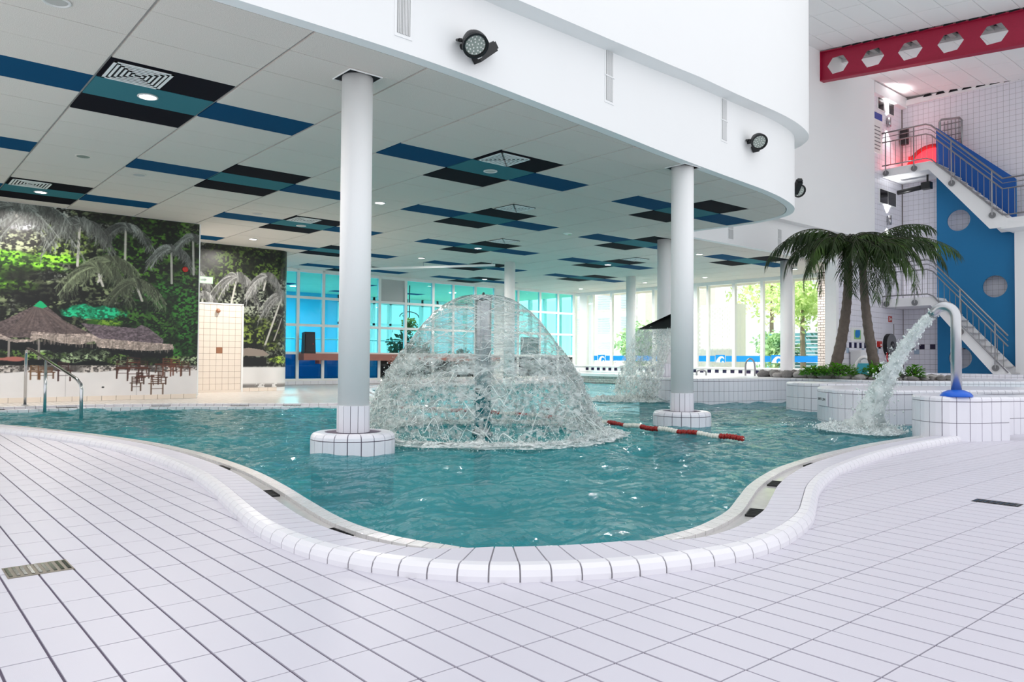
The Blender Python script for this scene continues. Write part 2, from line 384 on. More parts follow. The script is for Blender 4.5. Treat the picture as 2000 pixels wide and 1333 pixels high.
def grate(c, ang, l, w, z, parent, n=7, name='drain_grate'):
    b = B(); ca, sa = math.cos(ang), math.sin(ang)
    def T(x, y, zz): return (c[0] + x * ca - y * sa, c[1] + x * sa + y * ca, z + zz)
    def bx(x0, x1, y0, y1, z0, z1): b.hexa([T(x0, y0, z0), T(x1, y0, z0), T(x1, y1, z0), T(x0, y1, z0), T(x0, y0, z1), T(x1, y0, z1), T(x1, y1, z1), T(x0, y1, z1)])
    bx(-l / 2, l / 2, -w / 2, w / 2, -.01, .002)
    o = b.build(name, 'window_dark', parent)
    b = B()
    bx(-l / 2, l / 2, -w / 2, -w / 2 + .006, 0, .008); bx(-l / 2, l / 2, w / 2 - .006, w / 2, 0, .008); bx(-l / 2, -l / 2 + .006, -w / 2, w / 2, 0, .008); bx(l / 2 - .006, l / 2, -w / 2, w / 2, 0, .008)
    for k in range(1, n):
        x = -l / 2 + l * k / n; bx(x - .004, x + .004, -w / 2, w / 2, 0, .007)
    b.build('grate_bars', 'black', o)
    return o
for gx, gy in [(2.06, 4.78), (1.86, 3.5), (2.24, 6.13), (3.94, 2.53), (5.05, 2.99), (6.2, 3.33)]:
    i = int(np.argmin((EP[:, 0] - gx) ** 2 + (EP[:, 1] - gy) ** 2)); c = EP[i] + EN[i] * (FE[i] + .057); t = EP[min(i + 1, NS - 1)] - EP[i - 1]
    grate(c, math.atan2(t[1], t[0]), .21, .1, .008, coping)

DECK = [tuple(p) for p in off(EP, EN, .03)] + [(10.4, 3.45), (11.2, 3.2), (13.0, 2.45), (15.0, 1.6), (15.0, -1.2), (-2.2, -1.2)]
floor = struct(B().prism([tuple(p) for p in off(EP, EN, .02)] + DECK[-6:], -.4, -.005).build('floor', 'grout'))
tu, tv, g = .1268, .2745, .0055; gu = .0085
full = B().box(gu / 2, tu - gu / 2, g / 2, tv - g / 2, -.012, 0); tmesh = None
cells = []
DA = np.array(DECK)
AA, BB = np.meshgrid(np.arange(-36, 102), np.arange(-12, 44), indexing='ij')
X0, Y0 = (2.347 + AA * tu).ravel(), (1.802 + BB * tv).ravel()
INS = np.stack([inside(DA, np.stack([X0 + dx * tu, Y0 + dy * tv], -1)) for dx, dy in ((.5, .5), (0, 0), (1, 0), (0, 1), (1, 1))])
PP = proj(np.stack([X0 + tu / 2, Y0 + tv / 2, 0 * X0], -1))
for x, y, ia, ib, p in zip(X0, Y0, INS.any(0), INS.all(0), PP):
    if not ia or x > 13.5 or x < -2.1 or y < -1.1: continue
    vis = p[2] > .5 and -120 < p[0] < 2120 and p[1] < 1420
    cells.append((0 if vis else 1, p[2] if p[2] > 0 else 99, x, y, bool(ib)))
cells.sort()
rest = B(); k = 0
shared = bpy.data.meshes.new('tile'); shared.from_pydata(full.v, [], full.f); shared.materials.append(MT['floor_tile'])
# grate footprints in the deck (tiles give way to them)
DRAINS = [((.583, 3.735), .0, .235, .19), ((5.535, 1.71), 1.62, .26, .13)]
for nv, dz, x, y, fullin in cells:
    if fullin and k < 300 and not nv:
        o = bpy.data.objects.new('tile', shared); COL.objects.link(o); o.location = (x, y, R.uniform(-.0006, .0006)); o.parent = floor; k += 1
    else:
        pl = [(x + gu / 2, y + g / 2), (x + tu - gu / 2, y + g / 2), (x + tu - gu / 2, y + tv - g / 2), (x + gu / 2, y + tv - g / 2)] if fullin else clip_rect(DECK, x + gu / 2, x + tu - gu / 2, y + g / 2, y + tv - g / 2)
        if len(pl) < 3 or abs(area(pl)) < 4e-4: continue
        if area(pl) < 0: pl = pl[::-1]
        if not nv and k < 300:
            B().prism(pl, -.012, 0).build('tile', 'floor_tile', floor); k += 1
        else: rest.prism(pl, -.012, 0)
tag(rest.build('deck_tiling', 'floor_tile', floor), kind='stuff')
for (c, a, l, w), lab in zip(DRAINS, ['square steel floor drain set in the white deck tiles at the left', 'dark slotted floor drain in the deck at the right']):
    t = thing('floor_drain', lab, 'drain', (c[0], c[1], 0))
    b = B(); 
    ca, sa = math.cos(a), math.sin(a)
    def T(x, y, z): return (c[0] + x * ca - y * sa, c[1] + x * sa + y * ca, z)
    b.hexa([T(-l / 2, -w / 2, -.02), T(l / 2, -w / 2, -.02), T(l / 2, w / 2, -.02), T(-l / 2, w / 2, -.02), T(-l / 2, -w / 2, .002), T(l / 2, -w / 2, .002), T(l / 2, w / 2, .002), T(-l / 2, w / 2, .002)])
    b.build('drain_plate', 'drainsteel' if a == 0 else 'black', t)
    b = B()
    for q in range(9):
        x = -l / 2 + l * (q + .5) / 9
        b.hexa([T(x - .006, -w * .4, .002), T(x + .006, -w * .4, .002), T(x + .006, w * .4, .002), T(x - .006, w * .4, .002), T(x - .006, -w * .4, .004), T(x + .006, -w * .4, .004), T(x + .006, w * .4, .004), T(x - .006, w * .4, .004)])
    b.build('drain_slot', 'window_dark', t)

# ------------------------------------------------------------------ far deck and pool basin
FAR = [(-3, 14.2), (-1.2, 14.35), (.3, 14.6), (1.7, 14.75), (2.9, 14.72), (3.8, 14.42), (4.6, 14.05), (5.6, 13.4), (6.6, 12.85), (7.4, 12.95), (8.1, 13.8), (8.7, 15.2), (9.6, 17.2), (10.8, 19.4), (12.6, 20.7), (15.5, 21.2), (19, 21.35), (21.2, 21.3)]
FP = catmull(FAR, .15); FN = normals(FP)
fard = FP.tolist() + [(21.2, 22.2), (-3, 22.2)]
far_floor = struct(B().prism([tuple(p) for p in fard], -.4, .045).build('floor', 'floor_tile'))
fm = MT['fartile'] = mat('far_deck_tiling', 'ddd8d2', .25, var=.03)
nt = fm.node_tree; br = nt.nodes.new('ShaderNodeTexBrick'); tc = nt.nodes.new('ShaderNodeTexCoord'); br.offset = 0
br.inputs['Color1'].default_value = hexc('e0dad4') + (1,); br.inputs['Color2'].default_value = hexc('dad4ce') + (1,); br.inputs['Mortar'].default_value = hexc('9c928c') + (1,)
br.inputs['Scale'].default_value = 1; br.inputs['Brick Width'].default_value = .127; br.inputs['Row Height'].default_value = .275; br.inputs['Mortar Size'].default_value = .004
nt.links.new(tc.outputs['Object'], br.inputs['Vector']); nt.links.new(br.outputs['Color'], nt.nodes['Principled BSDF'].inputs['Base Color'])
far_floor.data.materials[0] = fm
fc = thing('pool_coping', 'low white tiled pool edge under the beach mural on the far side', 'pool edge', (4, 14.3, 0))
for i in range(8, len(FP) - 1):
    a, b_, n0, n1 = FP[i], FP[i + 1], FN[i], FN[i + 1]; e = (b_ - a) * .03
    for d0, d1, z, nm in ((-.02, .13, .062, 'coping_tile'), (.30, .42, .028, 'lip_tile')):
        q = [a + e - n0 * d1, b_ - e - n1 * d1, b_ - e - n1 * d0, a + e - n0 * d0]
        if inside(np.array([[0, 0], [22, 0], [22, 22], [0, 22]]), np.array([q[0]])).all():
            B().prism([tuple(p) for p in q], -.05, z).build(nm, 'curb', fc)
b = B()
for i in range(len(FP) - 1):
    b.prism([tuple(FP[i] - FN[i] * .41), tuple(FP[i + 1] - FN[i + 1] * .41), tuple(FP[i + 1]), tuple(FP[i])], -.5, .012)
b.build('gutter', 'grout_light', fc)
for gx, gy in [(1.65, 14.55), (2.62, 14.5), (3.95, 14.2), (5.1, 13.5), (5.9, 13.0)]:
    i = int(np.argmin((FP[:, 0] - gx) ** 2 + (FP[:, 1] - gy) ** 2)); c = FP[i] - FN[i] * .21; t = FP[i + 1] - FP[i - 1]
    grate(c, math.atan2(t[1], t[0]), .3, .14, .02, fc)

pool = [tuple(p) for p in off(EP, EN, .385)] + [(10.2, 3.6), (22.4, 2.0), (22.4, 12.2), (21.4, 12.2)] + [tuple(p - n * .35) for p, n in zip(FP[::-1], FN[::-1])]
struct(B().prism([(-4, 1.2), (23, 1.2), (23, 22), (-4, 22)], -1.4, -1.2).build('floor', 'poolfloor'))
# rippled surface
sp = .042
xs = np.arange(-2.6, 21.4, sp); ys = np.arange(2.0, 21.4, sp)
Xg, Yg = np.meshgrid(xs, ys, indexing='ij')
H = np.zeros_like(Xg)
for q in range(44):
    lam = .11 * (1.3 / .11) ** rng.random(); ang = rng.normal(.9, 1.0); kx, ky = 2 * math.pi / lam * math.cos(ang), 2 * math.pi / lam * math.sin(ang)
    H += lam * .0058 * np.sin(kx * Xg + ky * Yg + rng.random() * 6.28 + .5 * np.sin(.9 * Xg + 1.3 * Yg + q))
def rip(cx, cy, r0, amp, lam, dec):
    r = np.hypot(Xg - cx, Yg - cy); return amp * np.exp(-np.abs(r - r0) / dec) * np.sin(2 * math.pi * r / lam)
H += rip(5.654, 7.164, 1.45, .014, .33, .9) + rip(12.4, 11.0, .5, .02, .4, 1.0) + rip(9.95, 4.6, .2, .02, .3, .6)
msk = inside(np.array(pool), np.stack([Xg, Yg], -1))
msk2 = msk.copy(); msk2[1:] |= msk[:-1]; msk2[:-1] |= msk[1:]; msk2[:, 1:] |= msk2[:, :-1]; msk2[:, :-1] |= msk2[:, 1:]
idx = -np.ones(Xg.shape, int); idx[msk2] = np.arange(msk2.sum())
quad = msk2[:-1, :-1] & msk2[1:, :-1] & msk2[1:, 1:] & msk2[:-1, 1:]
F = np.stack([idx[:-1, :-1][quad], idx[1:, :-1][quad], idx[1:, 1:][quad], idx[:-1, 1:][quad]], 1)
def fast_mesh(name, V, F):
    me = bpy.data.meshes.new(name); n = len(F); w = F.shape[1]
    me.vertices.add(len(V)); me.vertices.foreach_set('co', np.asarray(V, np.float32).ravel())
    me.loops.add(n * w); me.loops.foreach_set('vertex_index', F.astype(np.int32).ravel())
    me.polygons.add(n); me.polygons.foreach_set('loop_start', np.arange(0, n * w, w, dtype=np.int32)); me.polygons.foreach_set('loop_total', np.full(n, w, np.int32))
    me.update(calc_edges=True); return me
open_w = inside(np.array([tuple(p) for p in off(EP, EN, .40 + .055 * G01)] + pool[len(EP):len(EP) + 4] + [tuple(p - n * .42) for p, n in zip(FP[::-1], FN[::-1])]), np.stack([Xg, Yg], -1))
H = np.where(open_w, H - .014, np.minimum(H, 0) - .06)
me = fast_mesh('pool_water', np.stack([Xg[msk2], Yg[msk2], H[msk2]], 1), F); me.shade_smooth()
o = link('pool_water', me, 'water'); tag(o, 'rippling turquoise pool water filling the curved basin', 'water', kind='stuff')

# ------------------------------------------------------------------ low ceiling with coloured panels
FASC = [(-5, 5.78), (-2, 5.78), (1, 5.78), (3.2, 5.78), (4.2, 5.83), (5.03, 5.92), (6.84, 6.15), (8.06, 6.32), (9.45, 6.48), (11.0, 6.64), (12.0, 6.84), (12.7, 7.1), (13.2, 7.5), (13.44, 8.1), (13.5, 8.8), (13.44, 9.4), (13.42, 9.85), (13.62, 10.2), (14.2, 10.25), (16, 10.25), (19, 10.25), (24.6, 10.25)]
CP = catmull(FASC, .2); CN = normals(CP)     # CN points into the low room
def ztop(i):
    u, v = CP[i]
    if v < 7.3: return float(np.interp(u, [4.7, 6.5, 8.5, 10.5, 12.5, 13.2], [4.44, 4.56, 4.72, 4.80, 4.90, 4.95]))
    return float(np.interp(v, [7.3, 8.2, 9.2, 10.0, 10.3], [4.95, 4.95, 4.7, 4.46, 4.42])) if u < 14.3 else 4.42
inner = off(CP, CN, .15)
CEIL = [tuple(p) for p in inner if p[0] < 24.4] + [(24.4, 22.15), (-5, 22.15)]
def sweep(P, N, prof, closed=True):
    b = B(); m = len(prof(0))
    for i in range(len(P)):
        for d, z in prof(i): b.v.append((P[i][0] + N[i][0] * d, P[i][1] + N[i][1] * d, z))
    for q in range(len(P) - 1):
        for a in range(m if closed else m - 1): b.f.append((q * m + a, (q + 1) * m + a, (q + 1) * m + (a + 1) % m, q * m + (a + 1) % m))
    if closed: b.f += [tuple(range(m - 1, -1, -1)), tuple((len(P) - 1) * m + a for a in range(m))]
    return b
struct(sweep(CP, CN, lambda i: [(0, CE - .004), (0, ztop(i)), (.1, ztop(i)), (.1, CE + .05), (.135, CE + .05), (.135, CE - .004)]).build('wall_bulkhead', 'plaster', None))
struct(sweep(CP, CN, lambda i: [(.135, CE + .04), (.135, CE + .06), (.16, CE + .06), (.16, CE + .04)]).build('trim_1', 'dark'))
roofz = lambda v: 9.15 + .1 * (v - 10.15)
JJ = [i for i in range(len(CP)) if CP[i][0] < 22.4 or CP[i][1] < 9]
def upoff(i): return -.24
struct(sweep(CP[JJ], CN[JJ], lambda i: [(upoff(i), ztop(JJ[i])), (upoff(i), roofz(CP[JJ[i]][1]) + .15), (.1, roofz(CP[JJ[i]][1]) + .15), (.1, ztop(JJ[i]))]).build('wall_upper', 'plaster'))
ceil = B().prism(CEIL, CE + .016, CE + .2).build('ceiling', 'tbar'); struct(ceil)
Lu, Lv, U0, V0 = 1.16263, .62, 1.6815, 7.6705
colour = {}
CROSS = [(0, 1), (4, 1), (8, 1), (-2, 6), (2, 6), (6, 6), (10, 6), (14, 6), (0, 11), (4, 11), (8, 11), (12, 11), (2, 16), (6, 16), (10, 16), (14, 16), (4, 21), (8, 21), (12, 21)]
for i, j in CROSS:
    colour[(i, j)] = 'teal_t'; colour[(i - 1, j)] = 'blue_t'; colour[(i + 1, j)] = 'blue_t'; colour[(i, j - 1)] = 'black_t'; colour[(i, j + 1)] = 'black_t'
pan = []
pshare = {}
for i in range(-6, 20):
    for j in range(-4, 24):
        x0, x1, y0, y1 = U0 + i * Lu, U0 + (i + 1) * Lu, V0 + j * Lv, V0 + (j + 1) * Lv
        if (x1 < 5.2 and y0 > 16.3) or (x1 < 8.4 and y0 > 18.8): continue
        gx = .013; gy = .004
        pl = clip_rect(CEIL, x0 + gx, x1 - gx, y0 + gy, y1 - gy)
        if len(pl) < 3 or abs(area(pl)) < .01: continue
        if area(pl) < 0: pl = pl[::-1]
        p = proj([(x0 + x1) / 2, (y0 + y1) / 2, CE]); c = colour.get((i, j), 'panel')
        vis = p[2] > 1 and -150 < p[0] < 1700 and -120 < p[1] < 620
        pan.append(((0 if c != 'panel' else 1) if vis else 2, p[2], pl, c, abs(area(pl)) > .98 * (Lu - .026) * (Lv - .008), x0, y0))
pan.sort(key=lambda t: (t[0], t[1]))
rest = B(); k = 0
for nv, dz, pl, c, whole, x0, y0 in pan:
    if nv < 2 and k < 300:
        if whole:
            if c not in pshare:
                m = B().box(.013, Lu - .013, .004, Lv - .004, 0, .018); mm = bpy.data.meshes.new('ceiling_panel'); mm.from_pydata(m.v, [], m.f); mm.materials.append(MT[c]); pshare[c] = mm
            o = bpy.data.objects.new('ceiling_panel', pshare[c]); COL.objects.link(o); o.location = (x0, y0, CE + R.uniform(-.0015, .0015)); o.parent = ceil
        else: o = B().prism(pl, CE, CE + .018).build('ceiling_panel', c, ceil)
        k += 1
    else: rest.prism(pl, CE, CE + .018)
tag(rest.build('ceiling_panels', 'panel', ceil), kind='stuff')

# ceiling diffusers
def diffuser(x, y, s, label):
    t = thing('air_diffuser', label, 'vent', (x, y, CE), 'square ceiling air diffusers')
    B().box(x - s / 2, x + s / 2, y - s / 2, y + s / 2, CE - .012, CE - .001).build('back_plate', 'dark', t)
    for q in range(6):
        a = s / 2 * (1 - q / 6.2); w = .028 if q == 0 else .022; zz = CE - .0165 + .0003 * q
        b = B()
        b.box(x - a, x + a, y - a, y - a + w, zz, zz + .003); b.box(x - a, x + a, y + a - w, y + a, zz, zz + .003); b.box(x - a, x - a + w, y - a, y + a, zz, zz + .003); b.box(x + a - w, x + a, y - a, y + a, zz, zz + .003)
        b.build('louvre_ring', 'white', t)
for (i, j), lab in {(0, 0): 'square louvred diffuser in the black panel nearest the left edge', (4, 0): 'square louvred diffuser in the black panel right of the front column',
                    (0, 10): 'square louvred diffuser in a black panel above the left end of the mural', (4, 10): 'square louvred diffuser in a black panel above the tiled shower screen',
                    (6, 4): 'square diffuser in a pale panel behind the middle cross of coloured panels', (8, 9): 'small far diffuser in a pale panel above the fountain',
                    (12, 9): 'small far diffuser in a pale panel above the waterfall hood'}.items():
    diffuser(U0 + i * Lu + .31, V0 + j * Lv + .31, .53, lab)
# downlights, sensors, loudspeakers
def downlight(x, y, lit, label, name='downlight', r=.1, cat='ceiling lamp'):
    t = thing(name, label, cat, (x, y, CE), 'round ceiling downlights' if name == 'downlight' else None)
    B().lathe([(r, -.002), (r * 1.02, -.012), (r * .86, -.016), (r * .8, -.006), (r * .8, -.002)], (x, y, CE), 28).build('trim_ring', 'lampring', t, True)
    B().lathe([(r * .78, -.003), (r * .78, -.008)], (x, y, CE), 28).build('lamp_disc' if lit else 'lamp_glass', 'lamp' if lit else 'lampoff', t)
    if lit:
        L = bpy.data.lights.new('lamp_light', 'AREA'); L.shape = 'DISK'; L.size = .16; L.energy = 74; L.spread = math.radians(170); L.color = (1, .94, .88)
        lo = bpy.data.objects.new('lamp_light', L); COL.objects.link(lo); lo.location = (x, y, CE - .02); lo.parent = t; lo.matrix_parent_inverse = WM(t).inverted()
for x, y, lit, lab in [(2.24, 8.57, 1, 'brightly lit downlight in the teal panel nearest the camera'), (2.23, 14.8, 1, 'lit downlight in the teal panel at the left picture edge above the mural'),
                       (6.9, 11.71, 1, 'lit downlight just right of the front column'), (6.86, 17.33, 1, 'lit downlight above the second mural near the exit sign'),
                       (11.57, 14.89, 1, 'lit downlight in a teal panel above the fountain'), (11.57, 17.4, 1, 'lit downlight in a pale panel left above the fountain'),
                       (16.25, 20.53, 1, 'lit downlight in the farthest teal panel beside the thin far column'), (16.29, 14.88, 1, 'lit downlight in a teal panel left of the fourth column'),
                       (16.37, 11.79, 1, 'lit downlight right of the second column'), (21.06, 14.94, 1, 'lit downlight near the window wall right of the second column'),
                       (21.08, 20.65, 1, 'lit downlight in the far corner above the window wall'), (21.0, 17.42, 1, 'lit downlight near the window wall left of the second column'),
                       (21.09, 11.8, 1, 'lit downlight half hidden by the left palm fronds'), (6.92, 8.63, 0, 'unlit downlight in the teal panel right of the front column'),
                       (6.9, 14.87, 0, 'unlit downlight in the dark teal panel left of the front column'), (1.09, 6.73, 0, 'unlit downlight at the top left corner of the picture')]:
    downlight(x, y, lit, lab)
for x, y, lab in [(2.26, 11.74, 'round dark ceiling loudspeaker in a pale panel at the left'), (3.13, 12.36, 'round pale ceiling loudspeaker next to a blue panel'), (5.7, 14.2, 'round pale ceiling loudspeaker behind a blue panel left of the front column')]:
    t = thing('ceiling_speaker', lab, 'loudspeaker', (x, y, CE))
    B().lathe([(.1, -.001), (.1, -.008), (.085, -.01)], (x, y, CE), 24).build('rim', 'panel', t)
    B().lathe([(.082, -.009), (.08, -.012)], (x, y, CE), 24).build('grille', 'greyplate' if 'pale' in lab.split('in')[0] else 'lens', t)
t = thing('smoke_sensor', 'small round greenish sensor on the ceiling right of the fountain', 'sensor', (11.62, 11.79, CE))
B().lathe([(.1, -.001), (.1, -.01), (.05, -.03)], (11.62, 11.79, CE), 20).build('body', 'sign_w', t); B().lathe([(.04, -.03), (.02, -.034)], (11.66, 11.77, CE), 12).build('lens', 'map_g', t)
t = thing('hanging_rail', 'thin white rail hung under the ceiling behind the fountain', 'rail', (12.1, 18.2, CE))
B().bar((11.0, 20.0, 3.5), (13.34, 16.4, 3.5), .05, .06).build('rail', 'white', t)
for q in (0.12, .5, .98): B().tube([(11 + 2.34 * q, 20 - 3.6 * q, 3.5), (11 + 2.34 * q, 20 - 3.6 * q, CE)], .012, 8).build('hanger', 'greyplate', t)

# ------------------------------------------------------------------ beach mural (flat printed picture on two wall faces)
class Paint:
    def __init__(s, w, h, seed):
        s.w, s.h = w, h; s.g = np.random.default_rng(seed); s.c = np.zeros((h, w, 3)); s.y, s.x = np.mgrid[0:h, 0:w]
        s.y = s.y / h; s.x = s.x / w
    def noise(s, cell, octv=3):
        out = np.zeros((s.h, s.w)); amp = 1; tot = 0
        for o in range(octv):
            c = max(1.2, cell / 2 ** o); gh, gw = int(s.h / c) + 3, int(s.w / c) + 3; gr = s.g.random((gh, gw))
            yy = np.arange(s.h) / c; xx = np.arange(s.w) / c; y0 = yy.astype(int); x0 = xx.astype(int); fy = (yy - y0)[:, None]; fx = (xx - x0)[None]
            fy = fy * fy * (3 - 2 * fy); fx = fx * fx * (3 - 2 * fx)
            a = gr[y0][:, x0] * (1 - fx) + gr[y0][:, x0 + 1] * fx; b = gr[y0 + 1][:, x0] * (1 - fx) + gr[y0 + 1][:, x0 + 1] * fx
            out += amp * (a * (1 - fy) + b * fy); tot += amp; amp *= .6
        return out / tot
    def put(s, m, col):
        m = np.clip(m, 0, 1)[..., None]; s.c = s.c * (1 - m) + np.asarray(col) * m
    def blob(s, cx, cy, rx, ry, soft=.3):
        d = np.hypot((s.x - cx) / rx, (s.y - cy) / ry) + (s.noise(14) - .5) * .7; return np.clip((1 - d) / soft, 0, 1)
    def line(s, pts, w, col, a=1.):
        for (x0, y0), (x1, y1) in zip(pts[:-1], pts[1:]):
            ax, ay, bx, by = x0 * s.w, y0 * s.h, x1 * s.w, y1 * s.h; r = w + 1.5
            i0, i1 = int(max(0, min(ay, by) - r)), int(min(s.h, max(ay, by) + r + 1)); j0, j1 = int(max(0, min(ax, bx) - r)), int(min(s.w, max(ax, bx) + r + 1))
            if i1 <= i0 or j1 <= j0: continue
            Y, X = np.mgrid[i0:i1, j0:j1]; L = (bx - ax) ** 2 + (by - ay) ** 2 + 1e-6
            t = np.clip(((X - ax) * (bx - ax) + (Y - ay) * (by - ay)) / L, 0, 1); d = np.hypot(X - ax - t * (bx - ax), Y - ay - t * (by - ay))
            m = (np.clip(w / 2 + .5 - d, 0, 1) * a)[..., None]; s.c[i0:i1, j0:j1] = s.c[i0:i1, j0:j1] * (1 - m) + np.asarray(col) * m
    def palm(s, cx, cy, size, lean, tl, col=(.55, .56, .53), n=15):
        n += 8; col = np.array(col) * 1.2
        asp = s.w / s.h
        s.line([(cx, cy), (cx + lean * .5, cy + tl * .5), (cx + lean, cy + tl)], 4.0, (.74, .73, .70), .95)
        for k in range(n):
            a = -math.pi * (k + .5) / n * 1.25 + .4; L = size * s.g.uniform(.75, 1.15); pts = []
            for t in np.linspace(0, 1, 6): pts.append((cx + math.cos(a) * L * t, cy + (math.sin(a) * L * t + L * 1.05 * t * t) * asp))
            cc = np.array(col) * s.g.uniform(.45, 1.1); s.line(pts, 2.0, cc, .9)
            for t0, t1 in zip(pts[1:-1], pts[2:]):
                for q in range(7):
                    f = q / 7; px, py = t0[0] + (t1[0] - t0[0]) * f, t0[1] + (t1[1] - t0[1]) * f
                    s.line([(px, py), (px + s.g.uniform(-.012, .012), py + L * s.g.uniform(.18, .42) * asp)], 1.0, cc * s.g.uniform(.5, 1.1), .8)
    def foliage(s, m, dark, light, cell=5, thr=.5):
        n1 = s.noise(cell, 2); n2 = s.noise(26, 3)
        n3 = s.noise(2.2, 1); t = np.clip((n1 - thr) * 5.5 + (n3 - .5) * .9, 0, 1) * np.clip((n2 - .22) * 2.8, 0.08, 1) * 1.25
        col = np.array(dark)[None, None] * (1 - t[..., None]) + np.array(light)[None, None] * t[..., None]
        m = np.clip(m, 0, 1)[..., None]; s.c = s.c * (1 - m) + col * m
def chair(P, x, y, s, col):
    asp = P.w / P.h; col = np.array(col) * .85
    for dx in (0, s): P.line([(x + dx, y), (x + dx, y + 1.25 * s * asp)], 2.4, col)
    P.line([(x, y), (x, y - 1.0 * s * asp)], 1.7, col); P.line([(x + s * .85, y + .05 * s), (x + s * .85, y - .9 * s * asp)], 1.5, col)
    for q in range(4): P.line([(x, y - (.25 + .25 * q) * s * asp), (x + s * .85, y - (.2 + .24 * q) * s * asp)], 1.8, col, .95)
    P.line([(x - s * .2, y), (x + s * 1.2, y)], 2.2, col); P.line([(x, y + .6 * s * asp), (x + s, y + .6 * s * asp)], 1.2, col)
def print_mesh(name, img, fn):
    h, w, _ = img.shape; X, Y = np.meshgrid(np.arange(w) / (w - 1), np.arange(h) / (h - 1))
    V = fn(X.ravel(), Y.ravel()); ii = np.arange(h * w).reshape(h, w)
    F = np.stack([ii[1:, :-1].ravel(), ii[1:, 1:].ravel(), ii[:-1, 1:].ravel(), ii[:-1, :-1].ravel()], 1)
    me = fast_mesh(name, V, F); ca = me.color_attributes.new('print', 'FLOAT_COLOR', 'POINT')
    c = np.clip(img, 0, 1); c = np.where(c <= .04045, c / 12.92, ((c + .055) / 1.055) ** 2.4)
    ca.data.foreach_set('color', np.concatenate([c.reshape(-1, 3), np.ones((h * w, 1))], 1).astype(np.float32).ravel()); return me
m = bpy.data.materials.new('printed_wall_film'); m.use_nodes = True; b = m.node_tree.nodes['Principled BSDF']; b.inputs['Roughness'].default_value = .38
at = m.node_tree.nodes.new('ShaderNodeVertexColor'); at.layer_name = 'print'; m.node_tree.links.new(at.outputs[0], b.inputs['Base Color']); MT['print'] = m

W1, H1 = 600, 420      # left picture: U -0.2 .. 5.27 (only the right two thirds are in view), V = 16.15
P = Paint(W1, H1, 3); vx = lambda px: (16.15 * math.tan(math.radians(40.45) + math.atan((px * .3 - 1000) / 1490.5)) + 1.2) / 6.47      # px: across the visible part of the picture
def vy(px, x=600): return (px - (40 + (x - 0) * .115)) / (1322 - (40 + x * .115))
P.foliage(np.ones((H1, W1)), (.035, .045, .03), (.40, .44, .32), 5, .46)
P.foliage(np.clip((P.noise(60, 2) - .45) * 6, 0, 1), (.05, .06, .045), (.64, .65, .62), 4, .48)
P.foliage(P.blob(vx(1000), .22, .2, .3), (.02, .06, .01), (.24, .40, .10), 5, .45)
P.foliage(P.blob(vx(1130), .58, .13, .28), (.03, .10, .03), (.18, .42, .14), 4, .42)
P.foliage(P.blob(vx(930), .6, .12, .14), (.03, .08, .03), (.20, .36, .12), 4, .42)
P.foliage(P.blob(vx(300), .18, .12, .1), (.05, .08, .03), (.48, .58, .26), 5, .45)
P.foliage(P.blob(vx(60), .18, .12, .08), (.1, .1, .08), (.60, .62, .50), 5, .45)
P.foliage(P.blob(vx(100), .09, .07, .06), (.4, .4, .42), (.85, .85, .88), 5, .4)
for cx, cy, rx, ry in ((60, .27, .07, .035), (170, .32, .1, .03), (60, .42, .09, .04), (350, .27, .08, .03), (-80, .33, .1, .08), (-200, .4, .1, .1)):
    P.foliage(P.blob(vx(cx), cy, rx, ry, .5), (.10, .22, .03), (.50, .78, .20), 5, .4)
P.put(P.blob(vx(260), .45, .13, .06) * .7, (.03, .03, .035))
P.put(P.blob(vx(150), .36, .1, .05) * .6, (.03, .04, .03))
for cx, cy, sz, le, tl in ((800, .06, .075, 0, .2), (500, .07, .1, -.004, .23), (1100, .16, .07, .003, .2), (220, .03, .12, 0, .06), (1240, .08, .06, .004, .22), (700, .26, .1, -.03, .12), (610, .3, .1, .02, .1), (870, .37, .08, .02, .1), (60, .02, .1, .01, .05)):
    P.palm(vx(cx), cy, sz, le, tl, (.42, .46, .36) if cx in (700, 610, 870) else (.5, .52, .5))
P.foliage(P.blob(vx(600), .545, .095, .04, .2), (.02, .38, .26), (.10, .68, .48), 4, .4)
P.foliage(P.blob(vx(660), .6, .06, .022, .3), (.14, .30, .06), (.40, .55, .16), 3, .4)
# thatched roofs
def roof(pts, base, tip):
    poly = np.array([(vx(a), b) for a, b in pts]); mk = inside(poly, np.stack([P.x, P.y], -1)).astype(float)
    tx = P.noise(3, 2); P.put(mk, base); P.c = np.where((mk > 0)[..., None], np.clip(np.array(base) * (.55 + .9 * tx[..., None]), 0, 1), P.c)
P.put((inside(np.array([(vx(-400), .69), (vx(1120), .735), (vx(1130), .83), (vx(-400), .83)]), np.stack([P.x, P.y], -1))) * .93, (.05, .05, .07))
roof([(-500, .66), (-300, .55), (-200, .56), (0, .61), (210, .525), (300, .525), (420, .60), (600, .665), (550, .70), (200, .69), (0, .69), (-500, .70)], (.36, .31, .31), 0)
roof([(520, .605), (880, .625), (910, .605), (960, .62), (1060, .685), (1060, .71), (640, .70)], (.40, .35, .38), 0)
roof([(-500, .68), (0, .675), (80, .70), (190, .70), (200, .655), (400, .665), (590, .66), (640, .685), (1000, .705), (1120, .71), (1130, .74), (1060, .745), (960, .75), (640, .735), (610, .70), (520, .72), (400, .715), (260, .69), (200, .71), (100, .715), (0, .70), (-500, .71)], (.66, .60, .57), 0)
for q in range(130):
    x = P.g.uniform(190, 1120); y = .70 + (x - 190) / 900 * .045; P.line([(vx(x), y - .03), (vx(x + P.g.uniform(-4, 4)), y + P.g.uniform(0, .022))], 1., np.array((.66, .60, .56)) * P.g.uniform(.6, 1.1), .7)
for q in range(120):
    t = P.g.random(); x1 = 20 + 540 * t; P.line([(vx(240 + (x1 - 280) * .12), .535), (vx(x1), .665)], 1., np.array((.42, .36, .35)) * P.g.uniform(.5, 1.2), .4)
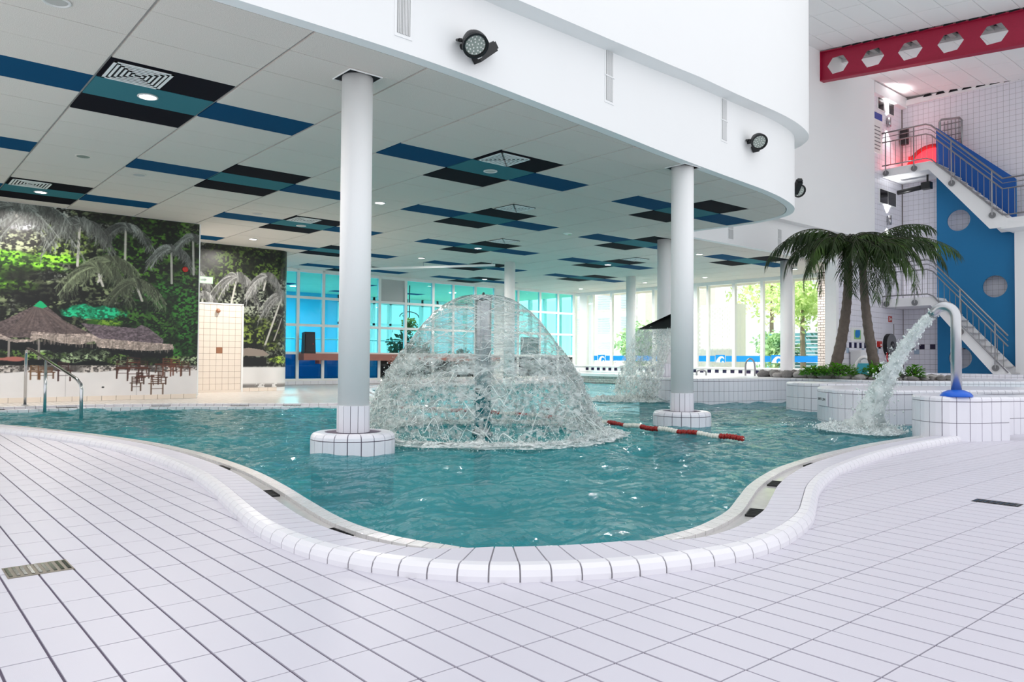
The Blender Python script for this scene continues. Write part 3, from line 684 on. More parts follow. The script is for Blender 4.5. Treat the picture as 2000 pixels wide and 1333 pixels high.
P.put(inside(np.array([(vx(210), .525), (vx(250), .495), (vx(262), .498), (vx(300), .525), (vx(270), .535)]), np.stack([P.x, P.y], -1)), (.05, .62, .40))
P.put(inside(np.array([(vx(590), .64), (vx(1060), .69), (vx(1120), .73), (vx(640), .72)]), np.stack([P.x, P.y], -1)) * 0, (0, 0, 0))
for cx, cy, rx, ry in ((240, .77, .05, .02), (340, .785, .05, .02), (470, .79, .05, .03), (560, .77, .04, .035), (640, .775, .03, .04), (760, .80, .04, .03), (820, .81, .04, .03), (980, .81, .04, .03), (1160, .80, .05, .03), (1240, .80, .04, .03), (-100, .78, .2, .03)):
    P.foliage(P.blob(vx(cx), cy, rx, ry), (.08, .10, .07), (.55, .62, .48) if R.random() < .6 else (.40, .52, .25), 3, .42)
for x in (55, 250, -120): P.line([(vx(x), .70), (vx(x), .8)], 3, (.55, .52, .5))
# stone kerb and sand
yk = .835
P.foliage(np.clip((P.y - .828) * 150, 0, 1), (.30, .28, .27), (.74, .71, .69), 3.2, .4)
sand = np.clip((P.y - (.862 + .006 * np.sin(P.x * 30))) * 200, 0, 1) * (1 - np.clip((P.x - vx(1290)) * 60, 0, 1) * 0)
sc = .88 + .05 * P.noise(40, 3); P.c = P.c * (1 - sand[..., None]) + np.stack([sc * 1.0, sc * .985, sc * .985], -1) * sand[..., None]
P.put(P.blob(vx(80), .8, .04, .014), (.68, .42, .38))
for x, y, s, c in ((200, .865, .022, (.52, .36, .22)), (250, .868, .02, (.50, .34, .22)), (300, .868, .018, (.45, .30, .2)), (380, .86, .03, (.28, .14, .13)), (860, .93, .024, (.36, .24, .17)), (985, .935, .034, (.45, .32, .24)), (1030, .90, .022, (.34, .2, .15)), (890, .9, .02, (.32, .2, .16)),
                   (760, .85, .03, (.30, .17, .14)), (830, .845, .04, (.32, .18, .15)), (900, .85, .03, (.28, .16, .13)), (1060, .835, .03, (.48, .27, .2)), (1110, .84, .03, (.50, .28, .2)), (1180, .845, .025, (.4, .25, .2))):
    chair(P, vx(x), y, s, c)
for x0, x1, y in ((890, 1000, .893), (760, 960, .845), (840, 905, .815), (1010, 1150, .825)):
    P.line([(vx(x0), y), (vx(x1), y)], 3, (.36, .19, .15)); P.line([(vx(x0) + .005, y), (vx(x0), y + .05)], 1.6, (.3, .17, .14)); P.line([(vx(x1) - .005, y), (vx(x1), y + .05)], 1.6, (.3, .17, .14))
P.put(P.blob(vx(672), .951, .005, .006), (.12, .12, .12))
for x in (430, 890): P.c[:, int(vx(x) * W1)] *= .82
me = print_mesh('mural', P.c, lambda X, Y: np.stack([-1.2 + X * 6.47, 16.142 + 0 * X, .135 + (1 - Y) * 3.495], 1))
tag(link('mural', me, 'print'), 'large printed beach mural with thatched huts, palms and white sand on the left wall', 'mural')
struct(B().box(-4, 5.27, 16.15, 18.66, .0, CE + .05).build('wall_left', 'plaster'))
struct(B().box(5.262, 5.285, 16.135, 16.16, .1, CE - .004).build('trim_2', 'white'))
t = thing('wall_button', 'small red round alarm button on the mural near its right end', 'alarm', (4.99, 16.14, 2.67))
B().lathe([(.055, 0), (.055, .02), (.04, .03)], (4.99, 16.14, 2.67), 20, Matrix.Rotation(math.pi / 2, 3, 'X')).build('button', 'red', t)
bb = struct(B().box(-3, 5.27, 16.13, 16.15, .04, .05).build('baseboard_left', 'grout_light'))
for q in range(34):
    x = -3 + q * .25
    if x + .25 < 5.3: B().box(x + .004, min(5.266, x + .246), 16.122, 16.148, .047, .135).build('skirting_tile', 'cream', bb)
# second face
W2, H2 = 300, 330
P = Paint(W2, H2, 9)
P.foliage(np.ones((H2, W2)), (.04, .045, .035), (.50, .52, .46), 4, .44)
P.foliage(P.blob(.75, .1, .5, .16), (.03, .05, .02), (.26, .34, .13), 4, .45)
P.foliage(P.blob(.45, .15, .2, .2), (.03, .05, .02), (.28, .36, .15), 4, .45)
P.foliage(P.blob(.62, .62, .3, .15), (.05, .07, .03), (.40, .46, .20), 4, .42)
P.foliage(P.blob(.3, .36, .15, .12), (.05, .07, .03), (.36, .44, .18), 4, .42)
P.put(P.blob(.22, .16, .13, .12, .9) * .6, (.55, .55, .58))
for cx, cy, sz, le, tl in ((.20, .20, .17, -.03, .30), (.53, .22, .17, -.07, .36), (.86, .33, .17, -.15, .44), (.30, .36, .12, .0, .12), (.74, .2, .14, -.02, .1)):
    P.palm(cx, cy, sz, le, tl, (.58, .58, .57), 17)
P.line([(.86, .5), (.80, .66)], 3, (.62, .6, .57)); P.put(P.blob(.62, .72, .15, .04) * .9, (.06, .06, .06))
poly = np.array([(.47, .755), (.55, .725), (.62, .715), (.72, .73), (.77, .765), (.72, .775), (.48, .77)]); mk = inside(poly, np.stack([P.x, P.y], -1)).astype(float); P.put(mk, (.56, .51, .47))
P.put((np.clip((P.y - .775) * 80, 0, 1) * np.clip((.86 - P.y) * 60, 0, 1)) * (P.x < .75), (.08, .08, .08))
P.foliage(P.blob(.85, .80, .1, .03), (.2, .26, .1), (.60, .70, .28), 3, .4)
sand = np.clip((P.y - .845) * 90, 0, 1); sc = .84 + .07 * P.noise(30, 2); P.c = P.c * (1 - sand[..., None]) + np.stack([sc, sc * .99, sc * .985], -1) * sand[..., None]
P.put(np.clip((P.y - .965) * 60, 0, 1) * (P.noise(12) > .4) * .7, (.35, .33, .32))
arc0 = 2.9; R2 = .42
def face2(X, Y):
    s = X * (arc0 + R2 * math.pi / 2); x = 5.1 + np.minimum(s, arc0); a = np.clip((s - arc0) / R2, 0, math.pi / 2)
    return np.stack([x + R2 * np.sin(a), 18.642 + R2 * (1 - np.cos(a)), .14 + (1 - Y) * 3.49], 1)
me = print_mesh('mural', P.c, face2); me.shade_smooth()
tag(link('mural', me, 'print'), 'printed mural of tall leaning palms on the recessed wall, curving round its right corner', 'mural')
poly = [(5.0, 18.65), (8.0, 18.65)] + [(8.0 + R2 * math.sin(a) - .008, 18.65 + R2 * (1 - math.cos(a))) for a in np.linspace(.1, math.pi / 2, 8)] + [(8.412, 22.3), (5.0, 22.3)]
struct(B().prism(poly, 0, CE + .05).build('wall_left', 'plaster'))
bb = struct(B().box(7.1, 8.0, 18.63, 18.65, .04, .05).build('baseboard_left', 'grout_light'))
for q in range(4): B().box(7.11 + q * .235, 7.335 + q * .235, 18.622, 18.648, .047, .135).build('skirting_tile', 'cream', bb)
# tiled shower screen
t = thing('shower_screen', 'beige tiled shower screen wall standing against the palm mural', 'shower', (6.4, 18.5, .045))
B().box(5.6, 7.06, 18.46, 18.62, .045, 2.155).build('core', 'creamgrout', t)
for q in range(10):
    for z in range(14):
        x0 = 7.05 - (q + 1) * .15; zz = .1 + z * .1462
        if x0 < 5.5: continue
        B().box(x0 + .003, x0 + .147, 18.452, 18.464, zz + .003, zz + .143).build('tile', 'brown' if (q == 3 and z == 6) else 'cream', t)
B().box(7.055, 7.10, 18.44, 18.63, .045, 2.17).build('edge_trim', 'white', t); B().box(5.6, 7.10, 18.44, 18.63, 2.15, 2.185).build('top_trim', 'white', t)
B().box(5.6, 7.06, 18.44, 18.47, .045, .1).build('kerb', 'cream', t)
s_ = thing('wall_shower', 'brown shower head fixed near the top of the beige tiled screen', 'shower head', (6.47, 18.45, 1.98))
B().lathe([(.035, 0), (.05, .03), (.05, .06), (.02, .09)], (6.47, 18.45, 1.98), 16, Matrix.Rotation(math.radians(70), 3, 'X')).build('rose', 'brown', s_)
B().box(6.445, 6.495, 18.43, 18.455, 1.99, 2.05).build('bracket', 'brown', s_)
# exit sign on a bracket at the wall end
t = thing('exit_sign', 'green and white lit exit sign fixed to the end of the beach mural wall', 'sign', (5.45, 16.3, 2.5))
B().box(5.27, 5.60, 16.28, 16.31, 2.43, 2.575).build('housing', 'sign_w', t); B().box(5.29, 5.59, 16.274, 16.28, 2.44, 2.565).build('face', 'sign_g', t)
a = B().add([(5.34, 16.272, 2.482), (5.42, 16.272, 2.482), (5.42, 16.272, 2.526), (5.34, 16.272, 2.526)], [(0, 1, 2, 3)]); a.add([(5.42, 16.272, 2.468), (5.48, 16.272, 2.504), (5.42, 16.272, 2.54)], [(0, 1, 2)]); a.build('arrow', 'sign_w', t)

# ------------------------------------------------------------------ columns
def column(x, y, z0, label, pool_ring, r=.154, collar=False, foot=None):
    t = thing('column', label, 'column', (x, y, z0), 'round white columns')
    zt = z0
    if pool_ring:
        B().lathe([(.39, -.5), (.39, .13), (.375, .165), (.33, .175), (.1, .175)], (x, y, 0), 40).build('ring_core', 'grout', t)
        n = 20
        for k in range(n):
            a0, a1 = 2 * math.pi * k / n + .012, 2 * math.pi * (k + 1) / n - .012
            for prof, nm in (([(.402, -.12), (.402, .115), (.385, .115), (.385, -.12)], 'ring_tile'), ([(.402, .123), (.397, .15), (.38, .172), (.35, .183), (.27, .184), (.27, .12)], 'ring_cap_tile')):
                b = B(); mm = len(prof); st = [a0, (a0 + a1) / 2, a1]
                for a in st:
                    for rr, z in prof: b.v.append((x + rr * math.cos(a), y + rr * math.sin(a), z))
                for q in range(2):
                    for e in range(mm): b.f.append((q * mm + e, (q + 1) * mm + e, (q + 1) * mm + (e + 1) % mm, q * mm + (e + 1) % mm))
                b.f += [tuple(range(mm - 1, -1, -1)), tuple(2 * mm + e for e in range(mm))]; b.build(nm, 'tile', t)
        z1, h = .18, .255; foot = True
    else: z1, h = z0, .3
    if foot:
        nf = 14; B().lathe([(r - .004, z1 - .02), (r - .004, z1 + h)], (x, y, 0), 28).build('foot_core', 'grout', t)
        for k in range(nf):
            a0, a1 = 2 * math.pi * k / nf + .018, 2 * math.pi * (k + 1) / nf - .018; ra, rb = r - .008, r + .008
            b = B()
            for a in (a0, a1):
                for rr in (ra, rb): b.v += [(x + rr * math.cos(a), y + rr * math.sin(a), z1), (x + rr * math.cos(a), y + rr * math.sin(a), z1 + h)]
            b.f += [(0, 1, 3, 2), (4, 6, 7, 5), (2, 3, 7, 6), (0, 4, 5, 1), (1, 5, 7, 3), (0, 2, 6, 4)]; b.build('foot_tile', 'tile', t)
        z1 += h
    elif not pool_ring and z0 < .2:
        B().lathe([(r + .02, z0), (r + .02, z0 + .32), (r, z0 + .34)], (x, y, 0), 32).build('foot_sleeve', 'white', t, True)
    B().lathe([(r, z1), (r, CE + .015)], (x, y, 0), 48).build('shaft', 'plaster', t, True)
    if collar:
        s = .172
        B().box(x - s, x + s, y - s, y + s, CE - .004, CE - .001).build('hole_shade_plate', 'dark', t)  # flat dark sheet paints the shade inside the ceiling hole around the shaft
        b = B(); b.box(x - s - .006, x + s + .006, y + s, y + s + .006, CE - .012, CE); b.box(x - s - .006, x - s, y - s, y + s, CE - .012, CE); b.box(x + s, x + s + .006, y - s, y + s, CE - .012, CE); b.box(x - s - .006, x + s + .006, y - s - .006, y - s, CE - .012, CE); b.build('collar_frame', 'white', t)
column(3.6376, 6.6244, 0, 'thick white column standing in the pool left of the fountain, tiled ring foot', True, .150, True)
column(8.8246, 6.6451, 0, 'white column standing in the pool right of the fountain, tiled ring foot', True, .157, True)
column(13.95, 16.48, .045, 'slim white far column directly behind the fountain dome', False)
column(19.25, 16.56, .045, 'slim white column by the window wall left of the waterfall', False)
column(13.87, 10.95, .52, 'white column with a tiled foot behind the waterfall hood', False, foot=True)
column(19.2, 10.98, .5, 'white column half hidden behind the left palm', False, r=.16)
for o in bpy.data.objects:
    if o.name.split('.')[0] == 'shaft':
        for p_ in o.data.polygons: p_.use_smooth = len(p_.vertices) == 4

# ------------------------------------------------------------------ tinted glass partition on the far side
GW = 22.2
VX = [8.45, 9.2, 10.22, 11.07, 12.05, 13.1, 14.12, 15.25, 16.12, 17.12, 18.05, 18.55, 19.2, 20.35, 21.33, 22.2]; ZR = [.2, 1.03, 1.9, 2.76, 3.58]
gp = struct(B().box(8.4, 22.62, GW - .03, GW + .12, .045, .19).build('window_1', 'grout_light'))
for q in range(56):
    x = 8.42 + q * .25; B().box(x + .004, x + .246, GW - .042, GW - .028, .055, .185).build('sill_tile', 'tile', gp)
for x in VX: B().box(x - .045, x + .045, GW - .05, GW + .05, .19, 3.62).build('mullion', 'frame', gp)
for z in ZR: B().box(8.4, 22.3, GW - .045, GW + .045, z - .04, z + .04).build('transom', 'frame', gp)
B().box(8.4, 22.6, GW - .05, GW + .05, 3.6, CE).build('head_rail', 'frame', gp)
for a, c in zip(VX[:-1], VX[1:]):
    for z0, z1 in zip(ZR[:-1], ZR[1:]):
        mm = 'cyanglass' if z0 > .5 else ('blueglass' if a < 13 else 'greyglass')
        if abs(a - 13.1) < .1 and z0 > 2.5: mm = 'greyplate'
        if abs(a - 18.05) < .1: mm = 'white'
        B().box(a + .04, c - .04, GW - .006, GW + .006, z0 + .035, z1 - .035).build('pane', mm, gp)
B().box(19.4, 20.3, GW + .02, GW + .05, 1.05, 1.75).build('door_leaf', 'ledge', gp)
t = thing('wall_ledge', 'long red-brown ledge along the tinted glass partition', 'ledge', (13, GW - .3, .9))
B().box(10.25, 18.0, GW - .42, GW - .055, .81, 1.02).build('board', 'ledge', t); B().box(10.25, 10.6, GW - .425, GW - .42, .83, 1.0).build('end_cap', 'ledge', t)
for q in (10.8, 12.1, 13.4, 14.8, 16.2, 17.6): B().box(q, q + .05, GW - .35, GW - .05, .7, .81).build('bracket', 'ledge', t)
t = thing('loudspeaker', 'black loudspeaker cabinet standing on the left end of the red-brown ledge', 'loudspeaker', (10.48, GW - .22, 1.02))
B().hexa([(10.28, GW - .38, 1.02), (10.66, GW - .38, 1.02), (10.62, GW - .08, 1.02), (10.32, GW - .08, 1.02), (10.30, GW - .36, 1.68), (10.64, GW - .36, 1.68), (10.61, GW - .1, 1.66), (10.33, GW - .1, 1.66)]).build('cabinet', 'black', t)
B().box(10.32, 10.62, GW - .386, GW - .37, 1.07, 1.62).build('grille', 'window_dark', t)
B().box(10.55, 10.575, GW - .395, GW - .383, 1.3, 1.325).build('power_light', 'redlip', t)
# the room behind the partition
struct(B().box(8.4, 23.5, GW + .1, 33, -.2, .1).build('floor', 'backfloor'))
struct(B().box(8.4, 23.5, GW + .06, 33, 3.62, 3.75).build('ceiling', 'backwhite'))
struct(B().box(8.3, 8.4, GW + .1, 33, .1, 3.65).build('wall_back_room', 'backblue'))
bw = struct(B().box(8.4, 15.6, 29.9, 30.1, .1, 3.65).build('wall_back_room', 'backblue'))
d = struct(B().box(10.9, 12.3, 29.84, 29.9, .1, 2.2).build('door_1', 'backblue'))
B().box(10.8, 10.92, 29.8, 29.88, .1, 2.3).build('door_frame', 'white', d); B().box(12.28, 12.4, 29.8, 29.88, .1, 2.3).build('door_frame', 'white', d); B().box(10.8, 12.4, 29.8, 29.88, 2.2, 2.32).build('door_frame', 'white', d); B().box(11.58, 11.62, 29.82, 29.85, .3, 2.1).build('door_gap', 'window_dark', d); B().box(11.7, 11.75, 29.78, 29.84, .9, 1.6).build('door_handle', 'chrome', d)
t = thing('exit_sign', 'small white lit sign above the door in the blue back room', 'sign', (11.6, 29.8, 2.6)); B().box(11.4, 11.85, 29.82, 29.88, 2.5, 2.7).build('face', 'sign_w', t)
w3 = struct(B().box(15.6, 23.5, 29.9, 30.1, .1, .5).build('window_3', 'white'))
for q in range(10): B().box(15.6 + q * .86, 15.72 + q * .86, 29.9, 30.1, .5, 3.65).build('mullion', 'frame', w3)
B().box(15.6, 23.5, 29.9, 30.1, 2.35, 2.45).build('transom', 'frame', w3); B().box(15.6, 23.5, 29.9, 30.1, 3.3, 3.65).build('head', 'frame', w3)
for q in range(9): B().box(15.72 + q * .86, 16.46 + q * .86, 29.99, 30.0, .5, 3.3).build('pane', 'glass', w3)
w4 = struct(B().box(23.45, 23.55, GW + .1, 30, .1, .5).build('window_4', 'white'))
for q in range(9): B().box(23.4, 23.55, GW + .1 + q * .97, GW + .24 + q * .97, .5, 3.65).build('mullion', 'frame', w4)
for q in range(8): B().box(23.49, 23.5, GW + .24 + q * .97, GW + 1.07 + q * .97, .5, 3.5).build('pane', 'glass', w4)
rl = thing('guard_rail', 'thin white rail running through the room behind the tinted glass', 'railing', (12, 24, .1))
B().tube([(8.6, 24, 1.52), (21, 24, 1.52)], .022, 8).build('top_rail', 'white', rl)
for q in range(9): B().tube([(9 + 1.5 * q, 24, .1), (9 + 1.5 * q, 24, 1.52)], .018, 8).build('post', 'white', rl)
for q, (x, y) in enumerate([(10.5, 25.5), (12.5, 27.5), (15.5, 25.0), (18.5, 25.5), (20.8, 24.6)]):
    t = thing('downlight', ['lit lamp seen through the top left tinted pane', 'lit lamp seen through the second tinted bay', 'lit lamp seen through a green pane above the fountain, left one', 'lit lamp seen through a green pane above the fountain, right one', 'lit lamp seen through the rightmost tinted bays'][q], 'ceiling lamp', (x, y, 3.62))
    B().lathe([(.14, -.02), (.14, -.001)], (x, y, 3.62), 20).build('lamp_disc', 'lamp', t)
    L = bpy.data.lights.new('lamp_light', 'AREA'); L.shape = 'DISK'; L.size = .2; L.energy = 150
    lo = bpy.data.objects.new('lamp_light', L); COL.objects.link(lo); lo.location = (x, y, 3.58); lo.parent = t; lo.matrix_parent_inverse = WM(t).inverted()
for x, y in [(11, 26.5), (13.5, 25), (14.5, 28), (17, 27)]:
    B().box(x, x + 1.16, y, y + .6, 3.612, 3.62).build('ceiling_panel', 'blue_t', bpy.data.objects['ceiling.001'])

# ------------------------------------------------------------------ window wall
WU = 22.6
ww = struct(B().box(WU - .06, WU + .2, 11.3, 22.6, -.2, .66).build('window_2', 'white'))
MU = [(21.95, .4), (21.45, .07), (20.42, .09), (19.35, .07), (18.3, .12), (17.2, .08), (16.44, .22), (15.9, .08), (14.85, .10), (13.78, .10), (12.72, .09), (11.80, .06)]
for v, w in MU: B().box(WU - .06, WU + .08, v - w / 2, v + w / 2, .64, 3.6).build('mullion', 'frame', ww)
B().box(WU - .07, WU + .1, 11.3, 22.4, 3.52, CE).build('head_rail', 'frame', ww); B().box(WU - .1, WU + .1, 11.3, 22.4, .62, .67).build('sill', 'white', ww)
for (a, wa), (c, wc) in zip(MU[:-1], MU[1:]):
    y1, y0 = a - wa / 2, c + wc / 2
    B().box(WU - .004, WU + .004, y0, y1, .66, 3.53).build('pane', 'glass', ww)
    logo = round(c, 2) in (20.42, 14.85, 12.72)
    if wa > .39 or (c, a) == (16.44, 17.2): continue
    segs = [(y0 + .03, y1 - .04)]
    if logo:
        m_ = (y0 + y1) / 2 + .02; segs = [(y0 + .03, m_ - .22), (m_ + .22, y1 - .04)]
        L = B().box(WU - .012, WU - .008, m_ - .19, m_ + .19, .83, 1.09).build('logo_square', 'decal', ww)
        wv = [(-.18, .832), (-.15, .90), (-.10, .97), (-.04, 1.025), (.03, 1.05), (.10, 1.045), (.15, 1.01), (.165, .965), (.155, .94), (.13, .965), (.09, .985), (.04, .975), (.005, .94), (-.005, .89), (.01, .832)]
        B().add([(WU - .0135, m_ - q_[0], q_[1]) for q_ in wv], [tuple(range(len(wv)))]).build('wave_mark', 'decal_w', L)
        w2 = [(.05, .832), (.065, .865), (.10, .882), (.14, .87), (.165, .832)]
        B().add([(WU - .0135, m_ - q_[0], q_[1]) for q_ in w2], [tuple(range(len(w2)))]).build('wave_mark', 'decal_w', L)
    for s0, s1 in segs:
        if s1 - s0 > .05: B().box(WU - .010, WU - .006, s0, s1, .86, 1.06).build('blue_band', 'decal', ww)
for q in range(33):
    v = 21.7 - q * .31
    if v > 11.4: B().box(WU - .068, WU - .058, v - .075, v + .075, .47, .58).build('navy_tile', 'navy', ww)
B().box(WU - .066, WU - .06, 11.3, 22.4, .61, .62).build('band_line', 'grout_light', ww); B().box(WU - .066, WU - .06, 11.3, 22.4, .40, .405).build('band_line', 'grout_light', ww)
# brick pier at its right end
t = thing('brick_pier', 'pale brick pier between the window wall and the palms', 'pier', (22.6, 11.6, .4))
B().box(22.42, 22.85, 11.39, 11.77, .3, CE).build('mortar_core', 'mortar', t)
b1 = B()
for k in range(40):
    z = .42 + k * .08
    o_ = .1 if k % 2 else 0
    for q in range(-1, 3):
        y0 = max(11.385, 11.385 + q * .2 + o_ - .1); y1 = min(11.775, 11.385 + (q + 1) * .2 + o_ - .112)
        if y1 - y0 > .03: b1.box(22.408, 22.43, y0, y1, z, z + .066)
    for q in range(-1, 3):
        x0 = max(22.41, 22.41 + q * .2 + o_ - .1); x1 = min(22.86, 22.41 + (q + 1) * .2 + o_ - .112)
        if x1 - x0 > .03: b1.box(x0, x1, 11.378, 11.395, z, z + .066)
tag(b1.build('bricks', 'brick', t), kind='stuff')
t = thing('bench', 'white bench slab on a low brick base under the window wall', 'bench', (21.9, 20, .05))
B().box(21.35, 22.5, 12.3, 22.0, .26, .36).build('slab', 'white', t); B().box(21.5, 22.5, 12.4, 21.9, .0, .26).build('brick_base', 'mortar', t)
b1 = B()
for k in range(3):
    for q in range(46): b1.box(21.485, 21.51, 12.4 + q * .206 + (.1 if k % 2 else 0), 12.59 + q * .206 + (.1 if k % 2 else 0), .02 + k * .08, .09 + k * .08)
tag(b1.build('bricks', 'brick', t), kind='stuff')

# ------------------------------------------------------------------ tiled pool walls, island, jet pedestal
def tiled_block(name, label, path, body, ztop, zbot, tw, rows, cap=.055, core='grout', topmat='tile', single=True, cat='pool wall', closed=False):
    """path runs with the block on its left; the outer face carries upright tiles in rows, a rounded cap on top"""
    P = catmull(path + ([path[0]] if closed else []), tw / 2); N = normals(P)
    t = thing(name, label, cat, (float(P[len(P) // 2][0]), float(P[len(P) // 2][1]), 0))
    ins = [tuple(p) for p in off(P, N, .012)] + body
    B().prism(ins, zbot, ztop - .012).build('core', core, t)
    B().prism([tuple(p) for p in off(P, N, .055)] + body, ztop - .02, ztop - .001).build('top_slab', topmat, t)
    capz = [(-.002, ztop - cap), (.0, ztop - .025), (.010, ztop - .008), (.03, ztop), (.06, ztop + .001), (.06, ztop - cap)]
    bands = []
    z = ztop - cap - .007
    for h in rows: bands.append((z - h, z)); z -= h + .006
    join = B()
    for i in range(0, len(P) - 2, 2):
        for zi, (z0, z1) in enumerate([(None, None)] + bands):
            prof = capz if z0 is None else [(0, z0), (0, z1), (.016, z1), (.016, z0)]
            b = B(); m = len(prof)
            for q in range(3):
                Pq = P[i + q] + ((P[i + 1] - P[i]) * .055 if q == 0 else (P[i + 1] - P[i + 2]) * .055 if q == 2 else 0); Nq = N[i + q]
                for d, zz in prof: b.v.append((Pq[0] + Nq[0] * d, Pq[1] + Nq[1] * d, zz))
            for q in range(2):
                for a in range(m): b.f.append((q * m + a, q * m + (a + 1) % m, (q + 1) * m + (a + 1) % m, (q + 1) * m + a))
            b.f += [tuple(range(m - 1, -1, -1)), tuple(2 * m + a for a in range(m))]
            if single: b.build('cap_tile' if z0 is None else 'tile', 'tile', t)
            else: join.add(b.v, b.f)
    if not single: tag(join.build('wall_tiling', 'tile', t), kind='stuff')
    return t
# path direction: block on the left, water on the right
tiled_block('tiled_pool_wall', 'white tiled raised pool wall behind the second pool column, rounded at its left end',
            [(14.6, 12.1), (13.9, 11.7), (13.42, 11.1), (13.2, 10.5), (13.18, 10.0), (13.32, 9.65), (13.75, 9.42), (14.3, 9.25), (15.0, 9.13), (15.7, 9.02), (16.02, 8.8)], [(16.1, 9.0), (22.4, 9.0), (22.4, 12.15)], .515, -.5, .125, (.205, .205, .15))
tiled_block('tiled_pool_wall', 'long white tiled pool wall running away to the right behind the water jet',
            [(15.92, 8.86), (15.98, 8.4), (15.75, 7.7), (15.7, 7.1), (16.0, 6.5), (16.8, 5.9), (18.2, 5.1), (20, 4.2), (22.5, 3.0)], [(25, 3.0), (25, 10.4), (20.0, 10.4), (16.1, 9.02)], .515, -.5, .125, (.205, .205, .15), single=False)
tiled_block('tiled_island', 'small rounded white tiled island block in the pool between the other tiled walls',
            [(14.3, 7.5), (13.7, 7.75), (13.3, 7.6), (13.05, 7.25), (13.02, 6.85), (13.25, 6.5), (13.7, 6.3), (14.2, 6.4)], [(14.5, 6.9)], .5, -.5, .14, (.205, .205, .15))
tb = tiled_block('tiled_pool_wall', 'white tiled pool wall marked with the water depth, in front of the island block',
            [(12.2, 6.3), (11.6, 6.1), (11.1, 5.8), (10.75, 5.45), (10.62, 5.1), (10.68, 4.84), (11.0, 4.63), (11.375, 4.445), (12.2, 4.05), (13.2, 3.56), (14.4, 3.0)], [(14.9, 3.6), (14.2, 5.0), (12.8, 6.1)], .495, -.5, .125, (.205, .205, .15))
# depth marking plate
pc = np.array([10.93, 5.64]); tdir = np.array([-.70, -.714]); tdir /= np.linalg.norm(tdir); nn = np.array([-tdir[1], tdir[0]]); 
pl_o = np.array([pc[0], pc[1]]) + np.array([-.76, .65]) * .03
ang = math.atan2(tdir[1], tdir[0])
Mx = Matrix.Translation((pl_o[0], pl_o[1], .0)) @ Matrix.Rotation(ang, 4, 'Z')
b = B().box(-.22, .2, -.004, .012, .238, .432); b.v = [tuple(Mx @ Vector(v)) for v in b.v]
plate = b.build('depth_plate', 'tile', tb)
cu = bpy.data.curves.new('depth_lettering', 'FONT'); cu.body = 'DIEPTE 1,30 M'; cu.size = .052; cu.align_x = 'CENTER'; cu.extrude = .001
tx = bpy.data.objects.new('depth_lettering', cu); COL.objects.link(tx); cu.materials.append(MT['text'])
tx.matrix_world = Mx @ Matrix.Translation((-.02, -.0052, .315)) @ Matrix.Rotation(math.pi / 2, 4, 'X')
mwx = tx.matrix_world.copy(); tx.parent = plate; tx.matrix_parent_inverse = WM(plate).inverted(); tx.matrix_basis = mwx
ped = tiled_block('tiled_pedestal', 'white tiled rounded pedestal block on the right carrying the curved water pipe',
            [(10.15, 4.0), (9.75, 3.92), (9.48, 3.72), (9.38, 3.5), (9.40, 3.36), (9.50, 3.26), (9.62, 3.16), (9.84, 3.07), (10.1, 2.98)], [(10.55, 3.3), (10.45, 3.85)], .505, -.35, .15, (.235, .205, .15))
tiled_block('tiled_pool_wall', 'white tiled wall running off the right picture edge beside the pedestal',
            [(10.35, 3.36), (10.6, 3.27), (11.17, 3.12), (12.0, 2.75), (13.0, 2.3), (14.5, 1.6)], [(15, 2.2), (13.2, 3.0), (11.3, 3.6)], .47, -.2, .125, (.205, .2))
# the second tier further back
t = thing('tiled_step', 'low white tiled step along the foot of the stairs on the right', 'step', (21, 6.5, .5))
B().box(20.5, 21.2, 4.0, 8.55, .5, .612).build('core', 'grout', t)
j = B()
for q in range(36):
    y = 4.02 + q * .125
    for z0, z1 in ((.507, .553), (.557, .612)): j.box(20.488, 20.502, y, y + .119, z0, z1)
    j.box(20.49, 21.2, y, y + .119, .61, .616)
tag(j.build('step_tiling', 'tile', t), kind='stuff')

# ------------------------------------------------------------------ steel jet pipe and its water
t = thing('water_pipe', 'curved stainless steel pipe with blue collar on the tiled pedestal, spouting water', 'water spout', (9.57, 3.36, .505))
pth = [(9.57, 3.36, .51), (9.57, 3.36, 1.40)]
for a in np.linspace(0, math.radians(140), 12)[1:]: pth.append((9.57, 3.36 + .125 - .125 * math.cos(a), 1.40 + .145 * math.sin(a)))
e = Vector(pth[-1]); dd = (Vector(pth[-1]) - Vector(pth[-2])).normalized(); pth.append(tuple(e + dd * .06))
B().tube(pth, .056, 24).build('pipe', 'pipesteel', t, True)
B().lathe([(.165, .503), (.168, .518), (.14, .55), (.085, .575), (.056, .58)], (9.57, 3.36, 0), 32).build('collar', 'bluecap', t, True)
nz0 = Vector(pth[-1]); land = Vector((9.99, 4.62, 0))
def blob_stream(path, rad, n, seed, jit, name, m, label):
    g = np.random.default_rng(seed); V = []; Fc = []
    path = np.array(path); k = len(path)
    for i, p in enumerate(path):
        d = path[min(i + 1, k - 1)] - path[max(i - 1, 0)]; d /= np.linalg.norm(d); x = np.cross(d, [0, 0, 1.]); x /= np.linalg.norm(x); y = np.cross(d, x)
        for q in range(n):
            a = 2 * math.pi * q / n; r = rad[i] * (1 + jit * (.5 * math.sin(3 * a + i * .55) * math.sin(i * .37) + g.normal(0, .38)))
            V.append(p + (x * math.cos(a) + y * math.sin(a)) * max(.012, r))
    for i in range(k - 1):
        for q in range(n): Fc.append((i * n + q, i * n + (q + 1) % n, (i + 1) * n + (q + 1) % n, (i + 1) * n + q))
    me = fast_mesh(name, np.array(V), np.array(Fc)); me.shade_smooth(); o = link(name, me, m); return tag(o, label, 'water', kind='stuff')
